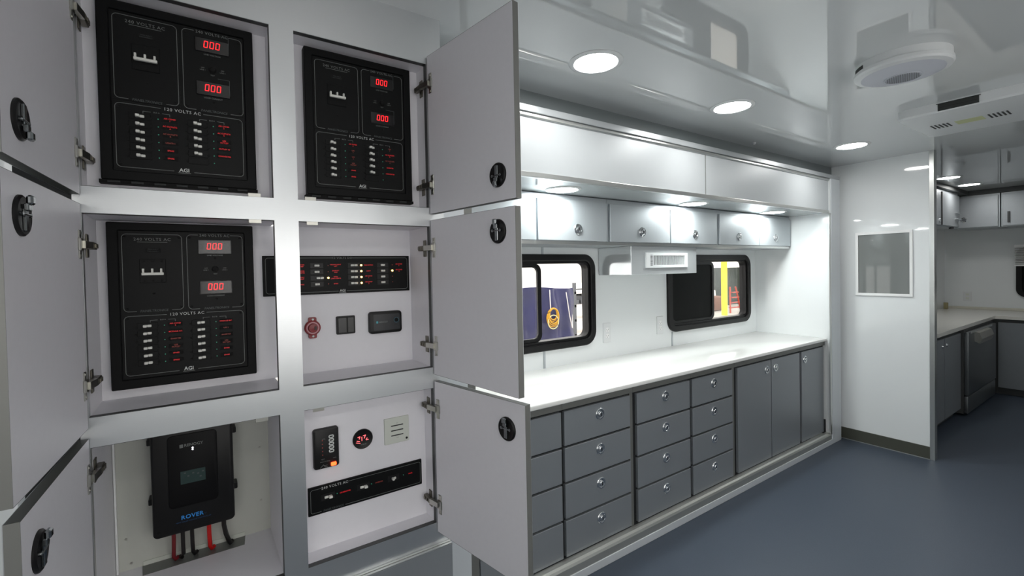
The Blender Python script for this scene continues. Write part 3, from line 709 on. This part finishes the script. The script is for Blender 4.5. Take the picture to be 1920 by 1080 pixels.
for bx_, rows, gx, lx in DCR:
    for r, (st, lit, leg) in enumerate(rows):
        z = 1.5849-r*.0205
        b = BM(); box(b, bx_-.020, bx_+.020, yq-.0012, yq, z-.008, z+.008); br = obj('branch_breaker', b, M_black, t)
        xx = bx_+(.009 if st == 0 else 0); wd = .016 if st == 1 else .0215
        obj('toggle', toggle_bm(xx, z, yq-.001, st == 1, wd, .0068, .008), M_toggle, br)
        b = BM(); cyl(b, (lx, yq-.003, z), (lx, yq, z), .0030 if lit else .0013, 12); obj('indicator', b, M_amber if lit else M_redd, br)
        if leg:
            b = BM(); ls = leg.split('|')
            for i, q in enumerate(ls): text(b, q, gx, z+(.0028 if len(ls) > 1 else 0)-i*.0056, yp, .0052, bold=True)
            obj('legend', b, M_redl, br)

# row 2 right: red switch, black switch, display
t = thing('battery_switch', 'red round battery disconnect switch with two mounting ears', 'switch', (.3065, 1.622, 1.346))
b = BM(); lathe(b, (.3065, 1.622, 1.3805), (0, -1, 0), [(.0248, 0), (.0248, .008), (.022, .011), (.0003, .011)], 32); obj('body', b, M_redp, t, smooth=True)
for s in (1, -1):
    b = BM(); rprism(b, .3065-.0125, .3065+.0125, *sorted((1.3805+s*.012, 1.3805+s*.0348)), 1.614, 1.622, .005, 4); e = obj('ear', b, M_redp, t)
    b = BM(); cyl(b, (.3075, 1.6135, 1.3805+s*.0275), (.3075, 1.6125, 1.3805+s*.0275), .0035, 12); obj('screw', b, M_printb, e)
b = BM(); lathe(b, (.3065, 1.6108, 1.3805), (0, -1, 0), [(.0195, 0), (.0195, .0006), (.0160, .0006), (.0160, 0)], 32); obj('dial_ring', b, mat('pink_print', (205, 150, 158), .5), t)
b = BM(); lathe(b, (.3065, 1.611, 1.3805), (0, -1, 0), [(.0145, 0), (.0135, .010), (.0003, .011)], 28); kn = obj('knob', b, M_redp, t, smooth=True)
b = BM(); box(b, .3095, .3120, 1.598, 1.6005, 1.3745, 1.3865); box(b, .3140, .3160, 1.598, 1.6005, 1.3745, 1.3865); obj('key_slots', b, M_printd, kn)
t = thing('rocker_switch', 'square black double rocker switch between the red switch and display', 'switch', (.413, 1.622, 1.350))
b = BM(); rprism(b, .382, .4445, 1.350, 1.412, 1.616, 1.622, .004, 4, .001); obj('cover_plate', b, M_black, t)
for x0, x1 in ((.3875, .4155), (.4185, .4395)):
    b = BM(); rprism(b, x0, x1, 1.355, 1.407, 1.6125, 1.6165, .002, 3, .001); obj('rocker', b, mat('black_rocker', (20, 21, 23), .25), t)
t = thing('remote_display', 'rounded black remote with a blue ringed button on the cabinet back', 'remote', (.5495, 1.622, 1.342))
b = BM(); rprism(b, .4905, .6085, 1.342, 1.4195, 1.604, 1.622, .011, 6, .004); obj('case', b, M_black, t, smooth=True)
b = BM(); rprism(b, .5045, .600, 1.3525, 1.4095, 1.6032, 1.6045, .003, 3); obj('face_plate', b, mat('charcoal_face', (34, 37, 41), .25), t)
b = BM(); lathe(b, (.5868, 1.603, 1.3865), (0, -1, 0), [(.0098, 0), (.0098, .0012), (.0076, .0012), (.0076, 0)], 28); obj('button_ring', b, mat('teal_ring', (38, 78, 92), .3, emit=.05), t)
b = BM(); cyl(b, (.5868, 1.6022, 1.3865), (.5868, 1.6032, 1.3865), .0074, 24); obj('button', b, M_hole, t)
b = BM(); text(b, 'RENOGY', .5395, 1.3818, 1.6028, .0078, bold=True); obj('lettering', b, M_print, t)
b = BM(); rprism(b, .5135, .5205, 1.3785, 1.3860, 1.6022, 1.6030, .001, 2); obj('logo', b, mat('teal_print', (70, 150, 160), .4, emit=.08), t)

# row 3 right: tank monitor, gauge, speaker plate, 240 volt strip
YB = 1.522
t = thing('tank_monitor', 'black hour counter style monitor with a glowing red button', 'monitor', (.3165, YB, .950))
b = BM(); rprism(b, .279, .3545, .950, 1.075, YB-.014, YB, .008, 5, .004); obj('case', b, M_black, t, smooth=True)
for k in range(5):
    z = 1.047-k*.0113; b = BM(); rframe(b, (.3235, .3395, z-.0050, z+.0050, .0045), (.3265, .3365, z-.0022, z+.0022, .0020), YB-.0152, YB-.0138, 4); obj('window_ring', b, M_printb, t)
    b = BM(); cyl(b, (.305, YB-.0146, z-.008), (.305, YB-.0138, z-.008), .0016, 8); obj('indicator', b, M_redd, t)
b = BM(); rprism(b, .3285, .3445, .9545, .9650, YB-.018, YB-.0135, .002, 3, .001); obj('lit_button', b, mat('glowing_button', (255, 60, 24), .4, emit=4.5), t)
b = BM()
for s, x, z, sz in (('TEST', .3055, .9795, .0052), ('PRESS TO READ', .3115, .972, .0042), ('PWR', .340, .9775, .0045), ('FULL', .309, 1.043, .0045)): text(b, s, x, z, YB-.0143, sz)
strip(b, [(.297, .9545), (.3065, .9630), (.3115, .9555), (.318, .9545)], .0013, YB-.0143); strip(b, [(.3085, .9600), (.318, .9600)], .0009, YB-.0143); obj('lettering', b, M_print, t)
t = thing('round_gauge', 'round black gauge with red lit digits on the cabinet back', 'gauge', (.4325, YB, .981))
b = BM(); lathe(b, (.4325, YB, 1.0125), (0, -1, 0), [(.0325, 0), (.0325, .004), (.0305, .0065), (.0285, .0055), (.0003, .0055)], 40); obj('case', b, M_black, t, smooth=True)
b = BM(); yy = YB-.0060
for p in ([(.4155, 1.0215), (.4225, 1.0222), (.4200, 1.0150)], [(.4285, 1.0205), (.4285, 1.0085)], [(.4330, 1.0235), (.4405, 1.0245), (.4360, 1.0150)], [(.4420, 1.0090), (.4455, 1.0140)], [(.4430, 1.0080), (.4495, 1.0085)], [(.4125, 1.0100), (.4210, 1.0070)], [(.4105, 1.0050), (.4230, 1.0010)]): strip(b, p, .0022, yy)
obj('digits', b, mat('gauge_digit', (240, 92, 96), .4, emit=1.2), t)
b = BM(); text(b, 'VOLTS', .4335, .9955, yy, .0062, bold=True); obj('lettering', b, M_print, t)
t = thing('alarm_plate', 'square cream alarm plate with three dark slots', 'alarm', (.547, YB, .974))
b = BM(); rprism(b, .5045, .5905, .974, 1.062, YB-.006, YB, .002, 3, .001); obj('plate', b, M_cream, t)
for z in (1.0347, 1.0180, 1.0013):
    b = BM(); box(b, .527, .5695, YB-.0064, YB-.0058, z-.0018, z+.0018); obj('slot', b, M_slot, t)
b = BM(); lathe(b, (.5815, YB-.006, .9845), (0, -1, 0), [(.0038, 0), (.0038, .0012), (.0003, .0016)], 14); obj('lens', b, M_black, t)
b = BM(); text(b, 'CO', .548, 1.0425, YB-.0063, .0045); text(b, 'TEST', .549, .9925, YB-.0063, .0042); obj('lettering', b, M_print, t)
t = thing('ac_switch_strip', 'slim black 240 volt strip with three white switches', 'breaker panel', (.447, YB, .810))
sx0, sx1, sz0, sz1 = .2608, .6334, .8090, .8968; yq = YB-.0075
b = BM(); box(b, sx0, sx1, yq, YB-.0003, sz0, sz1, .001, 1); obj('plate', b, M_panel, t); yp = yq-.0004
for q in border(BM(), sx0+.007, sx1-.006, sz0+.0075, sz1-.008, .006, .0012, yp, [(.302, .378, sz1-.008), (.297, .372, sz0+.0075)]): obj('border_line', q, M_print, t)
b = BM(); text(b, '240 VOLTS AC', .340, .8875, yp, .0115, spacing=1.12); obj('lettering', b, M_printb, t)
b = BM(); text(b, 'PANELTRONICS', .334, .8165, yp, .0085, bold=True, shear=.2); obj('lettering', b, M_printd, t)
for (sx, lx, gx, ro, s, dim) in ((.3190, .3460, .3710, False, 'GENERATOR', 0), (.4290, .4554, .4812, False, 'INVERTER', 1), (.5310, .5659, .5908, True, 'SPARE', 0)):
    b = BM(); box(b, sx-.02, sx+.02, yq-.001, yq, .848, .868); br = obj('branch_breaker', b, M_black, t)
    obj('toggle', toggle_bm(sx, .858, yq-.001, ro, .0225 if not ro else .015, .0072, .013), M_toggle, br)
    b = BM(); cyl(b, (lx, yq-.0015, .859), (lx, yq, .859), .0014, 8); obj('indicator', b, M_green, br)
    b = BM(); text(b, s, gx, .858, yp, .0058 if s != 'SPARE' else .0052, bold=True); obj('legend', b, M_redd if dim else M_redl, br)

# row 3 left: solar charge controller, cables, floor slot
t = thing('charge_controller', 'black solar charge controller with a small dark screen and blue lettering', 'charge controller', (-.026, 1.66, .80))
kx0, kx1, kz0, kz1, ky = -.127, .0755, .800, 1.125, 1.665
b = BM(); rprism(b, kx0, kx1, kz0, kz1, ky, 1.742, .013, 6, .006); obj('case', b, M_black, t, smooth=True)
b = BM(); rprism(b, -.088, .034, .878, 1.092, ky-.003, ky+.002, .012, 6, .002); fp = obj('front_panel', b, mat('satin_black_panel', (8, 8, 10), .5, spec=.2), t, smooth=True)
b = BM(); box(b, -.0585, .0025, ky-.0038, ky-.0025, .9455, .9835); obj('screen', b, M_lcd, fp)
b = BM()
for a, c in ((-.050, .978), (-.042, .968), (-.030, .974), (-.018, .970), (-.012, .960), (-.006, .974)): box(b, a, a+.005, ky-.0041, ky-.0037, c-.0025, c+.001)
obj('screen_marks', b, M_printd, fp)
b = BM(); text(b, 'RENOGY', -.0245, 1.0588, ky-.0036, .0115, bold=True); obj('lettering', b, M_print, fp)
b = BM(); rprism(b, -.0585, -.0500, 1.0535, 1.0635, ky-.0042, ky-.003, .001, 2); obj('logo', b, M_print, fp)
for z in (1.0490, 1.0440):
    b = BM(); cyl(b, (-.0270, ky-.0045, z), (-.0270, ky-.003, z), .0019, 10); obj('status_light', b, M_wled, fp)
b = BM(); text(b, 'ROVER', -.0330, .8455, ky-.0008, .0165, bold=True, spacing=1.1); obj('lettering', b, M_blue, t)
b = BM(); text(b, 'LI', -.0005, .8435, ky-.0008, .006); text(b, 'MPPT SOLAR CHARGE CONTROLLER', -.0300, .8330, ky-.0008, .0052, shear=.2); obj('lettering', b, mat('dark_blue_print', (30, 74, 120), .4), t)
for (x, z) in ((kx0-.004, 1.073), (kx1+.004, 1.066), (kx0-.004, .897), (kx1+.004, .887)):
    b = BM(); rprism(b, x-.007, x+.007, z-.009, z+.009, 1.705, 1.742, .003, 3, .001); obj('mount_ear', b, M_black, t)
for x in (kx0+.014, kx1-.014):
    b = BM(); cyl(b, (x, ky-.0006, kz0+.020), (x, ky+.001, kz0+.020), .0045, 12); obj('screw', b, M_hole, t)
t = thing('cable_slot', 'metal lined slot in the shelf where the cables pass', 'slot', (-.027, 1.715, Z3B))
b = BM(); rings(b, [[(-.160, 1.7495, Z3B+.0012), (.106, 1.7495, Z3B+.0012), (.100, 1.692, Z3B+.0012), (-.155, 1.692, Z3B+.0012)], [(-.160, 1.7495, Z3B+.0004), (.106, 1.7495, Z3B+.0004), (.100, 1.692, Z3B+.0004), (-.155, 1.692, Z3B+.0004)]]); obj('liner', b, mat('liner_grey', (118, 120, 118), .4, metal=.4), t)
b = BM(); box(b, -.158, .104, 1.7470, 1.7495, Z3B+.001, Z3B+.014); obj('rear_lip', b, M_cream, t)
for k, (x, xe, m_, lab, r) in enumerate(((-.081, -.083, M_cabr, 'dark red cable leaving the controller, leftmost of the five', .0055), (-.059, -.059, M_cabk, 'black cable second from the left under the controller', .0055), (-.036, -.035, M_cabk, 'black cable in the middle of the five under the controller', .0055), (.007, .009, M_cabr2, 'bright red cable under the charge controller', .0062), (.046, .058, M_cabk, 'thick curved black cable rightmost under the controller', .0066))):
    hook = 1 if k != 1 else -1
    pts = [(x, 1.700, .806), (x, 1.700, .775), (x+(xe-x)*.4, 1.703, .745), (xe, 1.712, .716), (xe+hook*.004, 1.720, .703), (xe+hook*.010, 1.728, .7035)]
    b = BM(); tube(b, pts, r, 10); centre(tag(obj('power_cable', b, m_, smooth=True), lab, 'cable', 'cables under the charge controller'))

# ------------------------------------------------------------------ further room behind the partition
YFB = 1.24
FX = [(4.79, 5.42), (5.45, 5.675), (5.70, 6.235)]
t = thing('far_base_cabinet', 'dark grey base cupboard run in the further room beside the appliance', 'cabinet', (5.5, YFB, 0))
b = BM(); box(b, XP+.06, 6.25, YFB+.02, YWF-.005, .07, .875); box(b, XP+.06, 6.25, YFB+.06, YWF-.005, 0, .07); obj('body', b, M_dkedge, t)
for x0, x1 in FX:
    b = BM(); box(b, x0, x1, YFB, YFB+.019, .085, .838, .0015, 1); d = obj('door', b, M_base, t)
    if x0 > 5.44: add_lock(d, (x1-.06) if x0 < 5.69 else x0+.05, YFB, .775, .018)
t = thing('dishwasher', 'steel fronted dishwasher with a bulky handle in the further room', 'appliance', (6.87, 1.19, 0))
b = BM(); box(b, 6.262, 7.46, 1.225, YWF-.005, .03, .872); obj('body', b, M_dkedge, t)
b = BM(); box(b, 6.275, 7.45, 1.19, 1.225, .215, .845, .006, 2); dr = obj('door', b, M_applf, t, smooth=True)
b = BM(); box(b, 6.275, 7.45, 1.195, 1.225, .035, .205, .006, 2); obj('kick_panel', b, M_applf, t, smooth=True)
b = BM(); rings(b, [[(x, 1.19, .835), (x, 1.155, .825), (x, 1.135, .765), (x, 1.15, .715), (x, 1.19, .735)] for x in (6.50, 7.02)]); obj('handle', b, M_applh, dr)
b = BM(); box(b, 6.35, 7.25, 1.186, 1.19, .83, .85); obj('control_strip', b, M_alu, dr)
b = BM(); cyl(b, (7.20, 1.185, .80), (7.20, 1.19, .80), .018, 16); obj('badge', b, M_chrome, dr)
t = thing('corner_base_cabinet', 'dark grey base cupboard along the end wall of the further room', 'cabinet', (7.9, .3, 0))
b = BM(); box(b, 7.64, XFAR-.005, YR+.01, 1.24, .07, .875); box(b, 7.69, XFAR-.005, YR+.01, 1.24, 0, .07); box(b, 7.475, XFAR-.005, 1.24, YWF-.005, .07, .875); obj('body', b, M_dkedge, t)
for y0, y1 in ((.62, 1.20), (.02, .60)):
    b = BM(); box(b, 7.62, 7.639, y0, y1, .085, .838, .0015, 1); obj('door', b, M_base, t)
b = BM()
rings(b, [[(x, y, z) for x, y in ((XP+.055, 1.222), (7.605, 1.222), (7.605, YR+.005), (XFAR-.001, YR+.005), (XFAR-.001, YWF-.001), (XP+.055, YWF-.001))] for z in (.877, .913)])
o = centre(tag(obj('corner_countertop', b, mat('far_counter', (222, 221, 214), .2)), 'pale L-shaped countertop in the further room', 'countertop'))
b = BM(); box(b, XFAR-.018, XFAR-.001, YR+.01, YWF-.02, .9135, .945, .003, 2); centre(tag(obj('backsplash_strip', b, mat('splash_beige', (206, 204, 192), .4)), 'thin pale upstand at the back of the further countertop', 'upstand'))
b = BM(); rprism(b, 0, .05, 0, .085, -.02, .02, .01, 4, .004)
b.transform(Matrix.Translation((8.30, 1.80, .9135))); centre(tag(obj('soap_bottle', b, mat('tan_plastic', (150, 142, 104), .5), smooth=True), 'small tan block standing in the corner of the further countertop', 'bottle'))
# outlet on the far wall
t = thing('wall_outlet', 'pale wall outlet above the further countertop', 'outlet', (XFAR, 1.622, 1.02))
b = BM(); box(b, XFAR-.006, XFAR-.0005, 1.582, 1.662, 1.02, 1.14, .002, 1); obj('cover_plate', b, M_plast, t)
for z in (1.055, 1.105):
    b = BM(); box(b, XFAR-.008, XFAR-.005, 1.605, 1.640, z-.014, z+.014, .002, 1); obj('socket', b, M_cream, t)
# upper cabinets of the further room
t = thing('far_wall_cabinet', 'silver upper cabinet on the left wall of the further room with open fittings', 'cabinet', (7.0, 1.52, 1.95))
b = BM(); box(b, 5.4, 7.62, 1.54, YWF-.002, 1.95, 2.37); obj('body', b, M_upper, t)
for x0, x1 in ((5.42, 6.15), (6.17, 6.86), (6.90, 7.60)):
    b = BM(); box(b, x0, x1, 1.521, 1.54, 1.965, 2.335, .0015, 1); d = obj('door', b, M_upper, t)
    b = BM(); cyl(b, (x1-.06, 1.512, 2.01), (x1-.06, 1.521, 2.01), .02, 14); obj('lock', b, M_chrome, d)
b = BM(); box(b, 6.865, 6.895, 1.515, 1.54, 1.965, 2.335); obj('gap_strip', b, M_dark, t)
b = BM(); box(b, 7.40, 7.60, 1.500, 1.521, 2.05, 2.06); box(b, 7.40, 7.60, 1.500, 1.521, 2.12, 2.13); obj('door_bars', b, M_chrome, t)
b = BM(); cyl(b, (7.30, 1.53, 1.955), (7.30, 1.53, 1.935), .022, 12); obj('stop_knob', b, M_dark, t)
for nm, lab, y0, y1, lk in (('far_corner_cabinet', 'grey corner upper cabinet with one round lock in the further room', 1.245, 1.60, 1.50), ('far_end_cabinet', 'brightly lit upper cabinet on the end wall with a slim pull', .55, 1.205, None)):
    t = thing(nm, lab, 'cabinet', (8.1, (y0+y1)/2, 1.955))
    b = BM(); box(b, 7.92, XFAR-.002, y0-.015, y1+.015 if lk else y1+.015, 1.955, 2.36); obj('body', b, M_upper, t)
    b = BM(); box(b, 7.90, 7.92, y0, y1, 1.965, 2.335, .0015, 1); d = obj('door', b, M_upper, t)
    if lk:
        b = BM(); lathe(b, (7.90, lk+.04, 2.065), (-1, 0, 0), [(.03, 0), (.03, .006), (.022, .01), (.018, .006), (.0003, .006)], 18); obj('lock', b, M_chrome, d, smooth=True)
    else:
        b = BM(); box(b, 7.885, 7.90, y1-.06, y1-.04, 2.0, 2.13); obj('pull', b, M_dkedge, d)
b = BM(); box(b, 7.88, XFAR-.002, YR+.01, 1.62, 2.362, H-.001); box(b, 5.4, 7.88, 1.50, YWF-.002, 2.372, H-.001); struct('trim_10', b, M_dkedge)
# blinds window on the far wall
w = thing('window_4', 'dark window with half raised blinds at the right edge', 'window', (XFAR, .6, 1.09)); w['kind'] = 'structure'
b = BM(); fr = [(XFAR-.03, y, z) for y, z in rrect(.02, 1.178, 1.085, 1.72, .1, 8)]; fi = [(XFAR-.03, y, z) for y, z in rrect(.07, 1.128, 1.135, 1.67, .06, 8)]
rings(b, [[(XFAR, y, z) for _, y, z in fr], fr, fi, [(XFAR, y, z) for _, y, z in fi]], False, False); obj('window_frame', b, M_rubber, w, smooth=True)
b = BM(); box(b, XFAR-.012, XFAR-.008, .06, 1.138, 1.12, 1.68); obj('pane', b, M_tint, w)
t = thing('window_blind', 'white slatted blind half raised at the far window', 'blind', (XFAR-.05, .6, 1.5))
b = BM(); box(b, XFAR-.07, XFAR-.032, .01, 1.19, 1.715, 1.745, .003, 2); obj('head_rail', b, M_white, t)
b = BM(); box(b, -.018, .018, -.585, .585, -.0015, .0015); b.transform(Matrix.Rotation(math.radians(25), 4, 'Y')); first = None
for k in range(10):
    z = 1.70-k*.0215
    if first is None:
        first = obj('slat', b, M_white, t, local=True); first.location = (0, 0, z-1.5)
    else:
        f = first.copy(); C.objects.link(f); f.location = (0, 0, z-1.5)
b = BM(); box(b, XFAR-.068, XFAR-.034, .015, 1.185, 1.478, 1.495, .003, 2); obj('bottom_rail', b, M_white, t)

# ------------------------------------------------------------------ outside, seen through the recess windows
b = BM(); box(b, -4, 34, Y3+.3, 26, -.56, -.5); struct('ground', b, M_conc)
b = BM(); box(b, -4, 34, 24, 24.3, -.5, 7); box(b, 30, 30.3, Y3+.3, 24, -.5, 7); struct('wall_workshop', b, M_shop)
# blue tarp wrapped load
b = BM(); nx, nz = 60, 44; ty = 4.5
def tv(i, j):
    x = 2.0+2.075*i/nx; z = -.5+1.82*j/nz
    y = ty+.025*math.sin(x*9+z*3)+.02*math.sin(z*11-x*5)+.03*math.sin(x*23+z*1.5)*(.4+.6*i/nx)
    return (x, y, z+.02*math.sin(x*6)*(j/nz))
vv = [[b.verts.new(tv(i, j)) for j in range(nz+1)] for i in range(nx+1)]
for i in range(nx):
    for j in range(nz): b.faces.new((vv[i][j], vv[i+1][j], vv[i+1][j+1], vv[i][j+1]))
box(b, 2.02, 4.06, ty+.06, ty+.85, -.5, 1.30)
tp = thing('tarp_load', 'blue tarp wrapped load standing outside the window', 'tarp', (3.0, ty, -.5)); obj('tarp', b, M_tarp, tp, smooth=True)
b = BM(); tube(b, [(3.60, ty-.06, 1.30), (3.605, ty-.065, 1.05)], .006, 6); tube(b, [(3.86, ty-.07, 1.26), (3.91, ty-.075, .95), (3.95, ty-.075, .80)], .006, 6); obj('cord', b, M_sheet, tp)
hc = thing('hose_coil', 'coiled yellow air hose hanging on the blue tarp', 'hose', (3.60, ty-.09, .82))
b = BM()
for k in range(5):
    r = .098-.009*k; c = Vector((3.612, ty-.10-.010*(k % 3), .955+.012*k))
    tube(b, [c+Vector((r*math.cos(a)*.95, 0, r*1.15*math.sin(a))) for a in (2*PI*i/28 for i in range(29))], .0085, 8)
obj('coil', b, M_hose, hc, smooth=True)
b = BM(); c = Vector((3.602, ty-.12, .905)); tube(b, [c+Vector((.082*math.cos(a), 0, .085*math.sin(a))) for a in (2*PI*i/28 for i in range(29))], .006, 8); obj('loose_loop', b, M_hose2, hc, smooth=True)
# white pickup beyond the tarp
t = thing('pickup_truck', 'white pickup truck parked beyond the blue tarp', 'truck', (9.0, 10.5, -.5))
lo = []
prof = [(-2.4, .35), (-2.45, .75), (-2.3, .95), (-1.2, 1.02), (-.55, 1.55), (.75, 1.6), (1.05, 1.05), (2.5, 1.02), (2.55, .4)]
b = BM(); rings(b, [[(9+x, 10.5+y, -.5+z) for x, z in prof] for y in (-.85, -.95, .95, .85)][1:3]); obj('body', b, M_white, t)
b = BM(); rings(b, [[(9+x, y, -.5+z) for x, z in ((-1.02, 1.06), (-.5, 1.48), (.05, 1.5), (.05, 1.06))] for y in (9.54, 9.56)]); obj('side_window', b, M_tint, t)
for x in (-1.5, 1.6):
    b = BM(); cyl(b, (9+x, 9.5, -.15), (9+x, 9.75, -.15), .35, 24); obj('wheel', b, M_black, t)
t = thing('steel_shelf', 'grey steel shelf stacked with clutter beyond the tarp edge', 'shelf', (6.0, 6.4, -.5))
for z in (.35, .62, .88, 1.12):
    b = BM(); box(b, 5.6, 7.2, 6.2, 6.7, z-.02, z+.02); obj('board', b, M_sheet, t)
for x in (5.62, 6.05, 7.18):
    b = BM(); box(b, x-.025, x+.025, 6.2, 6.25, -.5, 1.3); obj('post', b, M_slate, t)
b = BM()
for k in range(7): box(b, 5.65+k*.2, 5.80+k*.2, 6.3, 6.5, .90, .98+.06*(k % 3))
obj('goods', b, M_slate, t)
# yellow post, green tarp, ladder, heaps
b = BM(); k_ = 10.7/8; cyl(b, (17.95, 10.7, -.5), (17.95, 10.7, 4.5), .118, 24)
centre(tag(obj('yellow_post', b, M_yellow, smooth=True), 'thick yellow steel post outside the far recess window', 'post'))
b = BM(); lo = [[(18.6+i*.1, 13.6+.12*math.sin(i*.9)+dy, -.5) for i in range(60)] for dy in (0,)]
nx = 70
vv = [[b.verts.new((17.5+8.5*i/nx, 13.4+.10*math.sin(i*.55)+.05*math.sin(i*1.7+j*.4), -.5+(1.95)*j/8)) for j in range(9)] for i in range(nx+1)]
for i in range(nx):
    for j in range(8): b.faces.new((vv[i][j], vv[i+1][j], vv[i+1][j+1], vv[i][j+1]))
centre(tag(obj('green_tarp', b, M_gtarp, smooth=True), 'dark green tarp curtain hanging behind the yellow post', 'tarp'))
t = thing('step_ladder', 'orange step ladder standing outside the far recess window', 'ladder', (19.3, 11.0, -.5))
for x, dx in ((18.9, .35), (19.75, -.25)):
    b = BM(); tube(b, [(x, 11.0, -.5), (x+dx*.7, 11.15, .62)], .035, 8); obj('rail', b, M_orange, t)
for k in range(4):
    b = BM(); z = -.28+k*.22; box(b, 18.98+k*.05, 19.70-k*.035, 11.0, 11.12, z-.02, z+.02); obj('step', b, M_orange, t)
b = BM(); box(b, 18.9, 20.2, 11.9, 12.5, -.5, .15, .1, 2); centre(tag(obj('cardboard_heap', b, M_brown, smooth=True), 'brown cardboard heap on the ground beside the orange ladder', 'cardboard'))
b = BM(); lo = []
for i in range(13):
    x = 17.9+i*.2; h = .28+.16*math.sin(i*.6)+.12*math.sin(i*1.7)+.03*i
    lo.append([(x, 12.5, -.5), (x, 12.55, -.5+h), (x, 12.85, -.4+h), (x, 13.15, -.5+h*.8), (x, 13.22, -.5)])
rings(b, lo); centre(tag(obj('sheet_heap', b, M_sheet, smooth=True), 'crumpled white sheeting heaped below the green tarp', 'sheeting'))
b = BM(); box(b, 16.6, 17.25, 12.2, 12.6, -.5, 3.2, .02, 1); centre(tag(obj('steel_cabinet', b, M_slate), 'dark steel upright left of the yellow post outside', 'upright'))
